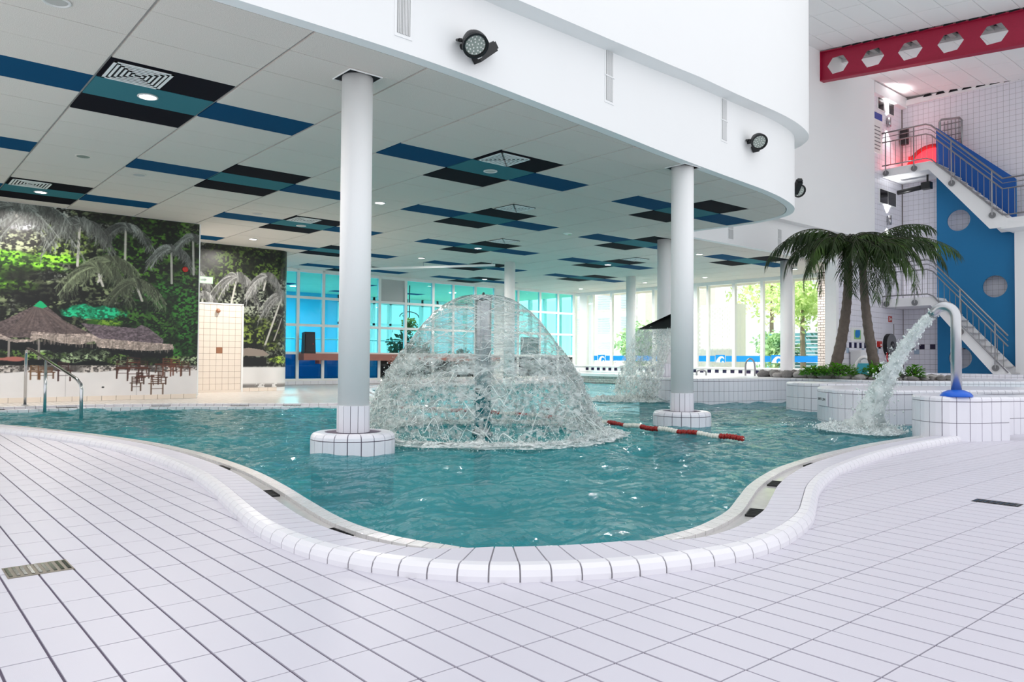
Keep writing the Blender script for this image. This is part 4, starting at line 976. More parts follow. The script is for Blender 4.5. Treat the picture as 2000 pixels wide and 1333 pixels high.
def drops(g, pts, rmin, rmax, nm=None):
    """many small drops in one mesh"""
    base = np.array([(1, 0, 0), (-1, 0, 0), (0, 1, 0), (0, -1, 0), (0, 0, 1.3), (0, 0, -1.3)]); tri = np.array([(0, 2, 4), (2, 1, 4), (1, 3, 4), (3, 0, 4), (2, 0, 5), (1, 2, 5), (3, 1, 5), (0, 3, 5)])
    r = rmin + (rmax - rmin) * g.random(len(pts)) ** 3
    V = (pts[:, None] + base[None] * r[:, None, None]).reshape(-1, 3); F = (tri[None] + (np.arange(len(pts)) * 6)[:, None, None]).reshape(-1, 3)
    return V, F
pj = []
T_ = 42
for i in range(T_):
    s_ = i / (T_ - 1); z = nz0.z + (land.z - .03 - nz0.z) * (s_ * .62 + s_ * s_ * .38)
    pj.append((nz0.x + (land.x - nz0.x) * s_, nz0.y + (land.y - nz0.y) * (s_ * 1.12 - .12 * s_ * s_), z))
rad = [.05 + .035 * (i / T_) + .11 * (i / T_) ** 3 for i in range(T_)]
blob_stream(pj, rad, 22, 5, .42, 'water_jet', 'jet', 'white tumbling jet of water falling from the curved steel pipe into the pool')
g5 = np.random.default_rng(15)
k = g5.random(2600) ** .8; base = np.array(pj)[np.clip((k * (T_ - 1)).astype(int), 0, T_ - 1)]
pts = base + g5.normal(0, 1, (2600, 3)) * (.035 + .10 * k ** 2)[:, None]; V, Fc = drops(g5, pts, .004, .016)
ap = g5.normal(0, 1, (1300, 2)) * np.array([.27, .27]); pts = np.concatenate([np.array([land.x, land.y])[None] + ap, (np.abs(g5.normal(0, .05, 1300)) * np.exp(-np.hypot(*ap.T)))[:, None] + .005], 1); V2, F2 = drops(g5, pts, .006, .022)
me = fast_mesh('water_spray', np.concatenate([V, V2]), np.concatenate([Fc, F2 + len(V)])); tag(link('water_spray', me, 'drop'), 'fine white drops flying off the pipe jet and its splash', 'water', kind='stuff')
def foamdisc(name, cx, cy, r0, r1, label, hgt=.03, seed=3, sx=1., sy=1., rot=0.):
    g = np.random.default_rng(seed); nr, na = 18, 150; V = []; Fc = []
    for i in range(nr):
        r = r0 + (r1 - r0) * i / (nr - 1); env = math.sin(math.pi * (i + .3) / nr)
        for q in range(na):
            a = 2 * math.pi * q / na; rr = r * (1 + .04 * math.sin(5 * a + i) + g.normal(0, .015)); X_, Y_ = rr * math.cos(a) * sx, rr * math.sin(a) * sy
            V.append((cx + X_ * math.cos(rot) - Y_ * math.sin(rot), cy + X_ * math.sin(rot) + Y_ * math.cos(rot), .012 + hgt * env * (.5 + abs(g.normal(0, .8)))))
    for i in range(nr - 1):
        for q in range(na): Fc.append((i * na + q, (i + 1) * na + q, (i + 1) * na + (q + 1) % na, i * na + (q + 1) % na))
    me = fast_mesh(name, np.array(V), np.array(Fc)); me.shade_smooth(); return tag(link(name, me, 'foam'), label, 'foam', kind='stuff')
foamdisc('splash_foam', land.x - .05, land.y + .05, .02, .62, 'white foam where the pipe jet hits the pool', .035, 4, 1.5, .8, .7)

# ------------------------------------------------------------------ mushroom fountain
FX, FY = 5.654, 7.164
t = thing('fountain_pole', 'upright polished steel fountain pipe rising from the pool in the middle', 'fountain', (FX, FY, 0))
B().lathe([(.098, -.6), (.098, 1.56), (.098, 1.60)], (FX, FY, 0), 40).build('pipe', 'chrome', t, True)
B().lathe([(.098, 1.60), (.11, 1.605), (.115, 1.63), (.09, 1.65), (.02, 1.66), (.012, 1.69)], (FX, FY, 0), 40).build('nozzle_cap', 'steel', t, True)
B().lathe([(.125, -.02), (.125, .02), (.1, .03)], (FX, FY, 0), 32).build('base_collar', 'steel', t, True)
prof = [(.115, 1.64), (.20, 1.648), (.30, 1.62), (.40, 1.575), (.53, 1.49), (.63, 1.40), (.75, 1.26), (.86, 1.11), (.96, .985), (1.06, .85), (1.14, .70), (1.21, .55), (1.27, .40), (1.33, .26), (1.39, .13), (1.45, .02)]
PR = resample(catmull(prof, .02), .0225)
def bell(name, PR, na, seed, amp, m, label, lo=0, hi=None, radial=1.0, hole=0.):
    g = np.random.default_rng(seed); hi = hi or len(PR); V = []; nr = hi - lo
    nzf = g.random((24, 40))
    ph = g.random(14) * 6.28; fr = g.integers(2, 22, 14); kz = g.uniform(2, 34, 14)
    for i in range(lo, hi):
        r, z = PR[i]; s_ = i / len(PR)
        for q in range(na):
            a = 2 * math.pi * q / na
            w = sum(math.sin(f_ * a + k_ * z + p_) for f_, k_, p_ in zip(fr, kz, ph)) / 5
            A = amp(s_); d = A * (w + .9 * g.normal())
            V.append((FX + (r * radial + d) * math.cos(a), FY + (r * radial + d) * math.sin(a), max(-.02, z + A * .8 * g.normal() + .4 * A * w)))
    V = np.array(V); Fc = []
    for i in range(nr - 1):
        for q in range(na):
            if hole and g.random() < hole * ((lo + i) / len(PR) - .45) * 2: continue
            Fc.append((i * na + q, (i + 1) * na + q, (i + 1) * na + (q + 1) % na, i * na + (q + 1) % na))
    me = fast_mesh(name, V, np.array(Fc)); me.shade_smooth(); return tag(link(name, me, m), label, 'water', kind='stuff')
nP = len(PR); c1 = int(nP * .56)
bell('water_dome', PR, 260, 2, lambda s_: .0022 + .006 * s_, 'film', 'clear rippled upper dome of water spreading from the fountain pipe', 0, c1)
bell('water_curtain', PR, 200, 4, lambda s_: .006 + .045 * max(0, s_ - .45), 'broken', 'broken white lower curtain of water around the fountain pipe', c1 - 3, nP, 1.0, .5)
bell('water_curtain', PR, 150, 8, lambda s_: .01 + .07 * max(0, s_ - .45), 'broken', 'second torn ring of falling water inside the fountain curtain', c1, nP, .95, .8)
# wavy threads of water along the dome
g = np.random.default_rng(21); TB = B()
def onbell(s_, a, dr=0):
    i = s_ * (nP - 1); i0 = int(i); f = i - i0; r, z = PR[i0] * (1 - f) + PR[min(i0 + 1, nP - 1)] * f
    return (FX + (r + dr) * math.cos(a), FY + (r + dr) * math.sin(a), z)
for q in range(620):
    s0 = g.uniform(.06, .97); a0 = g.uniform(0, 6.28); L = g.uniform(.12, .6) * (1.2 - s0 * .6); slope = g.normal(.0, .05); loose = max(0, s0 - .42)
    n = 5 if loose < .1 else 4; ctl = []
    for k in range(n):
        u = k / (n - 1); ss = min(.995, max(.02, s0 + slope * u + g.normal(0, .006 + .05 * loose)))
        ctl.append(onbell(ss, a0 + L * u * (.8 if loose < .1 else .6), g.normal(.004, .003 + .07 * loose)))
    pts = catmull(ctl, .02); w0 = g.uniform(.0015, .0036) * (1 + .6 * loose)
    TB.tube([tuple(p) for p in pts], [w0 * (.35 + math.sin(math.pi * (k + .5) / len(pts))) for k in range(len(pts))], 5, False)
me = bpy.data.meshes.new('water_threads'); me.from_pydata(TB.v, [], TB.f); me.shade_smooth()
tag(link('water_threads', me, 'drop'), 'wavy threads of water running across the fountain dome', 'water', kind='stuff')
s_ = g.random(5200) ** .55; s_ = .4 + .6 * s_; a = g.uniform(0, 6.28, 5200)
base = np.array([onbell(q, w) for q, w in zip(s_, a)]) + g.normal(0, 1, (5200, 3)) * (.012 + .10 * (s_ - .4) ** 1.3)[:, None]; base[:, 2] = np.abs(base[:, 2]) + .004
V, Fc = drops(g, base, .0025, .009)
rr = 1.47 + g.normal(0, .14, 7000); a = g.uniform(0, 6.28, 7000); hh = np.abs(g.normal(0, .06, 7000)) * np.exp(-((rr - 1.45) / .17) ** 2)
V2, F2 = drops(g, np.stack([FX + rr * np.cos(a), FY + rr * np.sin(a), .006 + hh], 1), .003, .010)
me = fast_mesh('water_spray', np.concatenate([V, V2]), np.concatenate([Fc, F2 + len(V)])); tag(link('water_spray', me, 'drop'), 'scattered drops around the fountain curtain and its splash ring', 'water', kind='stuff')
foamdisc('splash_foam', FX, FY, 1.30, 1.70, 'ring of white foam where the fountain curtain meets the pool', .028, 6)

# ------------------------------------------------------------------ waterfall hood by the fifth column
t = thing('waterfall_hood', 'dark fan-shaped waterfall hood half hidden behind the second pool column', 'water spout', (13.35, 10.1, .515))
hp = [(13.33, 10.06, 1.78), (13.30, 10.16, 1.78)]
lipL, lipR = (12.92, 10.90, 1.575), (13.02, 9.86, 1.575)
B().add([(13.36, 10.10, 1.99), (13.40, 10.02, 1.95), (13.16, 10.26, 1.86), lipL, lipR, (13.02, 10.9, 1.56), (13.1, 9.86, 1.56), (13.40, 10.02, 1.60)],
        [(0, 2, 3), (0, 3, 4), (0, 4, 1), (3, 5, 6, 4), (1, 4, 6, 7), (0, 1, 7, 5), (0, 5, 3, 2)]).build('hood', 'black', t)
B().tube([(13.42, 10.05, .5), (13.42, 10.05, 1.62), (13.40, 10.06, 1.84), (13.34, 10.1, 1.94), (13.24, 10.2, 1.90)], .06, 16).build('riser_pipe', 'black', t, True)
def fall(name, seed, amp, m, label, off_=0., na=90, nr=60, hole=0.):
    g = np.random.default_rng(seed); V = []; Fc = []
    ph = g.random(12) * 6.28; fx = g.uniform(4, 40, 12); fz = g.uniform(2, 26, 12)
    for i in range(nr):
        s_ = i / (nr - 1); z = 1.565 - 1.565 * (s_ * .45 + s_ * s_ * .55)
        for q in range(na):
            u = q / (na - 1); x = lipL[0] + (lipR[0] - lipL[0]) * u; y = lipL[1] + (lipR[1] - lipL[1]) * u
            th = .78 * s_ - .12 * s_ * s_
            w = sum(math.sin(a_ * u * 3 + b_ * s_ + p_) for a_, b_, p_ in zip(fx, fz, ph)) / 4
            A = amp * (.25 + 1.6 * s_ * s_)
            V.append((x - .30 * th + A * (w + g.normal()) + off_, y + .80 * th + A * .7 * g.normal() + (u - .5) * -.12 * s_, max(-.02, z + A * .6 * g.normal())))
    for i in range(nr - 1):
        for q in range(na - 1):
            if hole and g.random() < hole * (i / nr) ** 1.5: continue
            Fc.append((i * na + q, (i + 1) * na + q, (i + 1) * na + q + 1, i * na + q + 1))
    me = fast_mesh(name, np.array(V), np.array(Fc)); me.shade_smooth(); return tag(link(name, me, m), label, 'water', kind='stuff')
fall('waterfall', 31, .012, 'fallwater', 'wide white sheet of water falling from the dark hood into the pool', 0, 90, 64, .35)
fall('waterfall', 33, .02, 'fallwater', 'second inner layer of the water sheet under the dark hood', .06, 70, 50, .6)
foamdisc('splash_foam', 12.75, 11.1, .05, .95, 'patch of white foam under the waterfall hood', .05, 8, 1, 1)
k = g.random(2200); u = g.random(2200); pts = np.stack([12.95 - .25 * k + g.normal(0, .05 + .12 * k), 10.9 - u * 1.04 + .62 * k + g.normal(0, .05 + .1 * k), np.abs(1.5 * (1 - k ** 1.4) + g.normal(0, .05, 2200)) + .01], 1); V, Fc = drops(g, pts, .004, .018)
me = fast_mesh('water_spray', V, Fc); tag(link('water_spray', me, 'drop'), 'drops flying around the waterfall sheet', 'water', kind='stuff')

# ------------------------------------------------------------------ lane rope of floats
rp = catmull([(7.57, 4.85), (7.62, 5.35), (7.70, 5.87), (7.78, 6.4), (7.88, 7.0), (7.97, 7.7), (8.02, 8.7), (7.92, 9.6), (7.70, 10.5), (7.45, 11.5), (7.2, 12.3)], .085)
t = thing('lane_rope', 'red and white lane rope of floats curving across the pool behind the fountain', 'lane rope', (7.57, 4.85, 0))
B().tube([(p[0], p[1], .02) for p in rp], .006, 6).build('cord', 'rope_white', t)
fl = {}
for nm in ('rope_red', 'rope_white'):
    b = B().lathe([(.012, -.036), (.028, -.034), (.034, -.02), (.024, -.006), (.024, .006), (.034, .02), (.028, .034), (.012, .036)], (0, 0, 0), 12, Matrix.Rotation(math.pi / 2, 3, 'Y'))
    mm = bpy.data.meshes.new('float'); mm.from_pydata(b.v, [], b.f); mm.materials.append(MT[nm]); mm.shade_smooth(); fl[nm] = mm
for i in range(len(rp) - 1):
    c = (rp[i] + rp[i + 1]) / 2; d = rp[i + 1] - rp[i]
    o = bpy.data.objects.new('float', fl['rope_red' if (i // 4) % 2 == 0 else 'rope_white']); COL.objects.link(o); o.location = (c[0], c[1], .018 + .008 * math.sin(i)); o.rotation_euler = (0, 0, math.atan2(d[1], d[0])); o.parent = t; o.matrix_parent_inverse = WM(t).inverted()

# ------------------------------------------------------------------ pool handrail at the left
t = thing('pool_handrail', 'bent steel handrail leading into the pool in front of the beach mural', 'handrail', (2.2, 14.9, .05))
A0, A1, A2 = (2.13, 15.2, .05), (2.17, 13.55, .0), (2.46, 12.55, -.2)
top0 = Vector((2.13, 15.2, 1.0)); top2 = Vector((2.46, 12.55, .52))
B().tube([A0, (2.13, 15.2, .92), (2.13, 15.17, .985), (2.135, 15.05, 1.01), (2.15, 14.8, .99), (2.43, 12.75, .55), (2.455, 12.6, .48), (2.46, 12.57, .40), A2], .024, 14).build('rail', 'chrome', t, True)
B().tube([A1, (2.17, 13.55, .15), (2.30, 13.62, .74)] if False else [(2.245, 14.1, -.2), (2.245, 14.1, .835)], .024, 14).build('middle_post', 'chrome', t, True)
for p in (A0, ): B().lathe([(.055, 0), (.055, .01), (.03, .015)], p, 20).build('floor_flange', 'chrome', t)
# small chrome grab rails at the raised pool
t = thing('grab_rail', 'tall arched steel grab rail at the raised pool under the window wall', 'handrail', (18.2, 12.2, .5))
t2 = thing('grab_rail', 'short arched steel grab rail just showing above the raised pool wall', 'handrail', (17.3, 12.5, .5))
def arch(t, c, w, h, d):
    pts = [(c[0] - d[0] * w, c[1] - d[1] * w, .45)] + [(c[0] - d[0] * w * math.cos(a), c[1] - d[1] * w * math.cos(a), .5 + h * (.55 + .45 * math.sin(a)) if True else 0) for a in np.linspace(0, math.pi, 10)] + [(c[0] + d[0] * w, c[1] + d[1] * w, .45)]
    B().tube(pts, .022, 10).build('rail', 'rail_steel', t, True)
arch(t, (17.3, 10.9), .12, .45, (.76, -.65)); arch(t2, (16.2, 11.6), .12, .15, (.76, -.65))
t.location = (17.3, 10.9, .5); t2.location = (16.2, 11.6, .5)
for tt in (t, t2):
    for ch in tt.children: ch.matrix_parent_inverse = WM(tt).inverted()

# ------------------------------------------------------------------ tall hall on the right: walls, roof, red beam
RW, NV = 24.6, 10.15
def tilewall(parent, fn, u0, u1, z0, z1, s, skip, name='wall_tiling', dark=None):
    """fn(u, z, d) -> point; s tile pitch; tiles stand proud of the dark core"""
    j = B(); jd = B(); jl = B(); nu, nz = int((u1 - u0) / s + .5), int((z1 - z0) / s + .5)
    for a in range(nu):
        for c in range(nz):
            ua, ub, za, zb = u0 + a * s + .003, min(u1, u0 + (a + 1) * s - .003), z0 + c * s + .003, z0 + (c + 1) * s - .003
            if skip and skip((ua + ub) / 2, (za + zb) / 2): continue
            tgt = j
            if dark is not None and c == dark and a % 2 == 0: tgt = jd
            if dark is not None and c == dark - 1 and a % 6 == 3: tgt = jl
            P4 = [fn(ua, za, 0), fn(ub, za, 0), fn(ub, zb, 0), fn(ua, zb, 0)]; Q4 = [fn(ua, za, .006), fn(ub, za, .006), fn(ub, zb, .006), fn(ua, zb, .006)]
            tgt.add(P4 + Q4, [(4, 5, 6, 7), (0, 1, 5, 4), (1, 2, 6, 5), (2, 3, 7, 6), (3, 0, 4, 7)])
    tag(j.build(name, 'tile', parent), kind='stuff')
    if jd.v: tag(jd.build('navy_tiles', 'navy', parent), kind='stuff')
    if jl.v: tag(jl.build('pale_blue_tiles', 'lightblue', parent), kind='stuff')
wr = struct(B().box(RW, RW + .2, -3, 10.4, .3, 9.4).build('wall_right', 'grout_wall'))
tilewall(wr, lambda u, z, d: (RW - d, u, z), 4.6, 10.14, .515, 8.95, .1535, None, dark=5)
wf = struct(B().box(20.45, RW, NV, NV + .2, .3, 9.4).build('wall_far', 'grout_wall'))
tilewall(wf, lambda u, z, d: (u, NV - d, z), 20.45, 24.6, .515, 3.7, .1535, lambda u, z: 23.15 < u < 23.93 and .9 < z < 2.06, dark=5)
tilewall(wf, lambda u, z, d: (u, NV - d, z), 22.4, 24.6, 3.74, 8.9, .1535, lambda u, z: False)
struct(B().box(20.3, 20.45, NV - .02, NV + .3, .4, 4.4).build('trim_3', 'white'))
struct(B().box(RW - .10, RW, 2, 10.15, 8.86, 9.02).build('trim_4', 'plaster')); struct(B().box(22.4, RW, NV - .16, NV, 8.78, 9.1).build('trim_5', 'plaster'))
def slab(u0, u1, v0, v1, d0, d1):
    return B().hexa([(u0, v0, roofz(v0) + d0), (u1, v0, roofz(v0) + d0), (u1, v1, roofz(v1) + d0), (u0, v1, roofz(v1) + d0), (u0, v0, roofz(v0) + d1), (u1, v0, roofz(v0) + d1), (u1, v1, roofz(v1) + d1), (u0, v1, roofz(v1) + d1)])
roof = struct(slab(14.5, 26, 2.4, 10.5, .16, .3).build('ceiling', 'dark'))
for u0, u1 in ((14.5, 15.7), (15.7, 16.9), (16.9, 18.1), (18.1, 19.18), (20.42, 21.6), (21.6, 22.8), (22.8, 24.0), (24.0, 25.2)):
    for c in range(13):
        v0 = 2.4 + c * .6
        slab(u0 + .006, u1 - .006, v0 + .006, v0 + .594, 0, .02).build('roof_panel', 'plaster', roof)
B().hexa([(20.40, 2.4, roofz(2.4)), (20.43, 2.4, roofz(2.4)), (20.43, 10.2, roofz(10.2)), (20.40, 10.2, roofz(10.2)), (20.40, 2.4, roofz(2.4) + .16), (20.43, 2.4, roofz(2.4) + .16), (20.43, 10.2, roofz(10.2) + .16), (20.40, 10.2, roofz(10.2) + .16)]).build('panel_edge', 'white', roof)
for k in range(29):   # ribs of the bare decking in the open strip over the beam
    v0 = 2.5 + k * .27; slab(19.2, 20.4, v0, v0 + .12, .06, .16).build('deck_rib', 'vent', roof)
# castellated beam
t = thing('roof_beam', 'dark red castellated steel beam with hexagonal holes under the roof', 'beam', (19.3, 7, 8.6))
UB = 19.3; zb0, zb1 = lambda v: roofz(v) - .78, lambda v: roofz(v) - .04
b = B(); hv = [9.57 - .905 * k for k in range(12)]; thk = .012
def beamq(p):   # extrude a (v,z) polygon to a thin web piece
    n = len(p); b.add([(UB - thk, q[0], q[1]) for q in p] + [(UB + thk, q[0], q[1]) for q in p], [tuple(range(n - 1, -1, -1)), tuple(range(n, 2 * n))] + [(i, (i + 1) % n, n + (i + 1) % n, n + i) for i in range(n)])
mid = lambda v: roofz(v) - .415
v1 = 10.02
for c in hv:
    l, r = c + .29, c - .29; h_ = .215; w_ = .145
    if v1 > l: beamq([(v1, zb0(v1)), (v1, zb1(v1)), (l, zb1(l)), (l, mid(l)), (l, zb0(l))])
    beamq([(l, mid(l)), (l, zb1(l)), (r, zb1(r)), (r, mid(r)), (c - w_, mid(c) + h_), (c + w_, mid(c) + h_)])
    beamq([(l, zb0(l)), (l, mid(l)), (c + w_, mid(c) - h_), (c - w_, mid(c) - h_), (r, mid(r)), (r, zb0(r))])
    v1 = r
b.build('web', 'redbeam', t)
for z_ in (zb0, zb1):
    o = -.012 if z_ is zb0 else .012
    B().hexa([(UB - .1, -1, z_(-1) + o - .012), (UB + .1, -1, z_(-1) + o - .012), (UB + .1, 10.02, z_(10.02) + o - .012), (UB - .1, 10.02, z_(10.02) + o - .012), (UB - .1, -1, z_(-1) + o + .012), (UB + .1, -1, z_(-1) + o + .012), (UB + .1, 10.02, z_(10.02) + o + .012), (UB - .1, 10.02, z_(10.02) + o + .012)]).build('flange', 'redbeam', t)
B().box(UB - .1, UB + .1, 10.0, 10.03, roofz(10) - .8, roofz(10) - .02).build('end_plate', 'redbeam', t)
dk = thing('roof_decking', 'dark corrugated gaps of roof decking along the red beam and the wall top', 'roof decking', (20, 7, 8.8))
b = B()
for k in range(34):
    v = 9.3 - k * .27; z = roofz(v) - .03
    if not 6.95 < v < 7.4: b.add([(UB - .13, v + .10, z), (UB - .13, v - .10, z), (UB - .13, v - .06, z + .085), (UB - .13, v + .06, z + .085), (UB - .02, v + .10, z), (UB - .02, v - .10, z), (UB - .02, v - .06, z + .085), (UB - .02, v + .06, z + .085)], [(0, 1, 2, 3), (1, 5, 6, 2), (0, 3, 7, 4), (2, 6, 7, 3), (4, 7, 6, 5), (0, 4, 5, 1)])
b.build('beam_corrugation', 'dark', dk)
b = B()
for k in range(9):
    v = 9.35 - k * .36; z = 9.03 + .06 * (v - 9.35)
    b.add([(RW - .115, v + .13, z - .05), (RW - .115, v - .13, z - .05), (RW - .115, v - .08, z + .02), (RW - .115, v + .08, z + .02), (RW - .09, v + .13, z - .05), (RW - .09, v - .13, z - .05), (RW - .09, v - .08, z + .02), (RW - .09, v + .08, z + .02)], [(0, 1, 2, 3), (1, 5, 6, 2), (0, 3, 7, 4), (2, 6, 7, 3), (0, 4, 5, 1)])
b.build('wall_corrugation', 'dark', dk)

# ------------------------------------------------------------------ stairs
UF = 23.15; UBK = 24.1
def stairs(name, label, zl, zf, vl0, vl1, vf, lowland=None):
    """landing (vl0..vl1, top zl) then a flight going down towards -V to (vf, zf)"""
    t = thing(name, label, 'staircase', (UF + .5, (vl1 + vf) / 2, zf))
    B().box(UF + .004, UBK + .45, vl1, vl0, zl - .24, zl).build('landing', 'plaster', t)
    n = max(4, int((zl - zf) / .17)); dz = (zl - zf) / n; dv = (vl1 - vf) / n
    for u0 in (UF, UBK - .06):
        b = B(); p = [(vl1, zl), (vf - .08, zf), (vf - .08, zf - .02 if not lowland else zf - .24), (vf + .33, zf - .02 if not lowland else zf - .24), (vl1 + .04, zl - .24)]
        b.add([(u0, q[0], q[1]) for q in p] + [(u0 + .06, q[0], q[1]) for q in p], [(0, 1, 2, 3, 4), (9, 8, 7, 6, 5)] + [(i, 5 + i, 5 + (i + 1) % 5, (i + 1) % 5) for i in range(5)]); b.build('stringer', 'plaster', t)
    for k in range(n):
        z = zl - dz * (k + .6); v = vl1 - dv * (k + .55); B().box(UF + .06, UBK - .06, v - dv * .55, v + dv * .55, z - .03, z).build('tread', 'greyplate', t)
    if lowland: B().box(UF + .006, UBK + .45, vf - 1.6, vf + .06, zf - .28, zf).build('landing', 'plaster', t)
    return t
def railing(parent, vl0, vl1, zl, vf, zf, extra, ph):
    """posts with round brackets, top rail, mid rail, lower rail and upright bars along landing and flight"""
    u = UF - .06; sl = (zf - zl) / (vf - vl1)
    zr = lambda v: zl if v >= vl1 else zl + sl * (v - vl1)
    r = B(); H_ = 1.06
    line = lambda h: [(u, vl0, zl + h), (u, vl1 + .1, zl + h), (u, vl1 - .05, zr(vl1 - .05) + h - .01), (u, vf, zr(vf) + h)] + [(u, q[0], q[1] + h) for q in extra]
    o = B().tube(line(H_), .024, 10).build('handrail', 'rail_steel', parent, True)
    B().tube(line(.93), .012, 8).build('upper_rail', 'rail_steel', o, True); B().tube(line(.78), .02, 8).build('upper_rail', 'rail_steel', o, True); B().tube(line(.08), .02, 8).build('lower_rail', 'rail_steel', o, True)
    v = vl0 - .1; k = 0
    end = extra[-1][0] if extra else vf
    ze = lambda v: zr(v) if v >= vf else (extra[0][1] if extra else zr(v))
    while v > end:
        B().tube([(u, v, ze(v) + .08), (u, v, ze(v) + .78)], .009, 6).build('baluster', 'rail_steel', o); v -= .145
    for v in ph:
        z = ze(v)
        B().tube([(u, v, z - .16), (u, v, z + H_)], .02, 8).build('post', 'rail_steel', o)
        B().lathe([(.085, 0), (.085, .03), (.05, .04)], (u - .0, v, z - .15), 18, Matrix.Rotation(math.pi / 2, 3, 'Y')).build('bracket_disc', 'hose', o)
lowst = stairs('staircase', 'lower white staircase with steel railing coming down to the deck at the right', 2.76, .55, 10.12, 8.75, 6.85)
railing(lowst, 10.1, 8.75, 2.76, 6.85, .55, [], [10.0, 9.2, 8.0, 7.15])
upst = stairs('staircase', 'upper white staircase with steel railing leading to the slide landing', 6.66, 4.76, 10.12, 8.78, 6.95, lowland=True)
railing(upst, 10.1, 8.78, 6.66, 6.95, 4.76, [(6.4, 4.76), (5.5, 4.76)], [10.0, 9.2, 8.2, 7.2])
# blue guard panel between the flights, with round openings
UP_ = 24.2
t = thing('blue_panel', 'tall blue painted panel with round openings beside the stairs', 'wall panel', (UP_, 8, .55))
outl = [(9.0, .56), (6.95, .56), (6.95, 4.92), (6.95, 5.98), (7.05, 6.0), (9.0, 7.87)]
holes = [(8.41, 5.03, .31), (7.49, 3.04, .31), (8.39, 1.02, .31)]
def panel_faces():
    # strips: split the panel into cells around each square hole frame, then fill square minus circle
    b = B(); ztop_ = lambda v: 6.0 + (v - 7.05) * (7.87 - 6.0) / 1.95 if v > 7.05 else 5.98
    vs_ = sorted({6.95, 9.0, *[c[0] - c[2] - .03 for c in holes], *[c[0] + c[2] + .03 for c in holes], 7.05})
    for a, c in zip(vs_[:-1], vs_[1:]):
        if c - a < 1e-4: continue
        hs = sorted([(h[1] - h[2] - .03, h[1] + h[2] + .03) for h in holes if h[0] - h[2] - .031 < (a + c) / 2 < h[0] + h[2] + .031])
        z = .56
        for h0, h1 in hs:
            b.box(UP_, UP_ + .05, a, c, z, h0); z = h1
        b.hexa([(UP_, a, z), (UP_ + .05, a, z), (UP_ + .05, c, z), (UP_, c, z), (UP_, a, ztop_(a)), (UP_ + .05, a, ztop_(a)), (UP_ + .05, c, ztop_(c)), (UP_, c, ztop_(c))])
    for cv, cz, r in holes:
        n = 32; s_ = r + .03; V = []; F = []
        for k in range(n):
            a = 2 * math.pi * k / n; ca, sa = math.cos(a), math.sin(a); m_ = s_ / max(abs(ca), abs(sa))
            for u in (UP_, UP_ + .05): V += [(u, cv + r * ca, cz + r * sa), (u, cv + m_ * ca, cz + m_ * sa)]
        for k in range(n):
            q, w = 4 * k, 4 * ((k + 1) % n)
            F += [(q, q + 1, w + 1, w), (q + 2, w + 2, w + 3, q + 3), (q, w, w + 2, q + 2)]
        b.add(V, F)
    return b
panel_faces().build('panel', 'bluewall', t)
B().hexa([(UP_ - .02, 6.95, 4.80), (UP_, 6.95, 4.80), (UP_, 9.0, 6.72), (UP_ - .02, 9.0, 6.72), (UP_ - .02, 6.95, 5.99), (UP_, 6.95, 5.99), (UP_, 9.0, 7.88), (UP_ - .02, 9.0, 7.88)]).build('upper_guard', 'bluedark', t)
# white pillar at the right picture edge
t = thing('square_pillar', 'white square pillar right of the blue panel at the right picture edge', 'pillar', (24.1, 6.6, .5))
B().box(24.0, 24.58, 6.3, 6.945, .5, 4.5).build('shaft', 'plaster', t)
# ---- things on the landing and the walls
t = thing('tube_slide', 'glowing red tube slide mouth on the upper landing', 'slide', (24.2, 9.2, 6.66))
b = B(); b.tube([(24.35, 9.2 + .68 * math.cos(a), 6.72 + .68 * math.sin(a)) for a in np.linspace(0, math.pi, 20)], .06, 10); b.build('rim', 'redlip', t, True)
n = 20; b = B(); b.add([(24.40, 9.2, 6.72)] + [(24.40, 9.2 + .66 * math.cos(a), 6.72 + .66 * math.sin(a)) for a in np.linspace(0, math.pi, n)], [(0, i, i + 1) for i in range(1, n)]); b.build('glowing_mouth', 'redglow', t)
B().box(24.15, 24.35, 9.70, 9.78, 6.66, 7.15).build('entry_post', 'redlip', t)
L = bpy.data.lights.new('slide_light', 'POINT'); L.energy = 9; L.color = (1, .05, .05); L.shadow_soft_size = .1
lo = bpy.data.objects.new('slide_light', L); COL.objects.link(lo); lo.location = (23.9, 10.0, 6.75); lo.parent = t; lo.matrix_parent_inverse = WM(t).inverted()
for z, lab in ((8.14, 'upper wall lamp on the tiled wall above the slide landing'), (5.16, 'lower wall lamp on the tiled wall under the slide landing')):
    t = thing('wall_lamp', lab, 'wall lamp', (23.5, NV - .07, z), 'tubular up and down wall lamps')
    B().lathe([(.055, -.14), (.06, -.14), (.06, .14), (.055, .14)], (23.5, NV - .08, z), 20).build('tube', 'steel', t, True)
    B().box(23.47, 23.53, NV - .05, NV, z - .04, z + .04).build('wall_bracket', 'steel', t)
    for s_ in (-1, 1):
        L = bpy.data.lights.new('lamp_light', 'SPOT'); L.energy = 70; L.spot_size = math.radians(95); L.spot_blend = .7; L.shadow_soft_size = .04
        lo = bpy.data.objects.new('lamp_light', L); COL.objects.link(lo); lo.location = (23.5, NV - .09, z + .15 * s_); lo.rotation_euler = (0 if s_ < 0 else math.pi, 0, 0); lo.parent = t; lo.matrix_parent_inverse = WM(t).inverted()
for (u0, u1, z0, z1), n_, lab in (((22.86, 23.98, 8.42, 8.92), 3, 'dark shuttered window high above the slide landing'), ((22.95, 24.1, 5.62, 6.08), 2, 'dark shuttered window under the slide landing')):
    t = thing('wall_window', lab, 'window', (u0, NV, z0))
    B().box(u0, u1, NV - .03, NV - .008, z0, z1).build('frame', 'white', t)
    w = (u1 - u0 - .06) / n_
    for k in range(n_):
        o = B().box(u0 + .03 + k * w + .015, u0 + .03 + (k + 1) * w - .015, NV - .04, NV - .03, z0 + .03, z1 - .03).build('pane', 'window_dark' if k != 1 or n_ == 2 else 'greyplate', t)
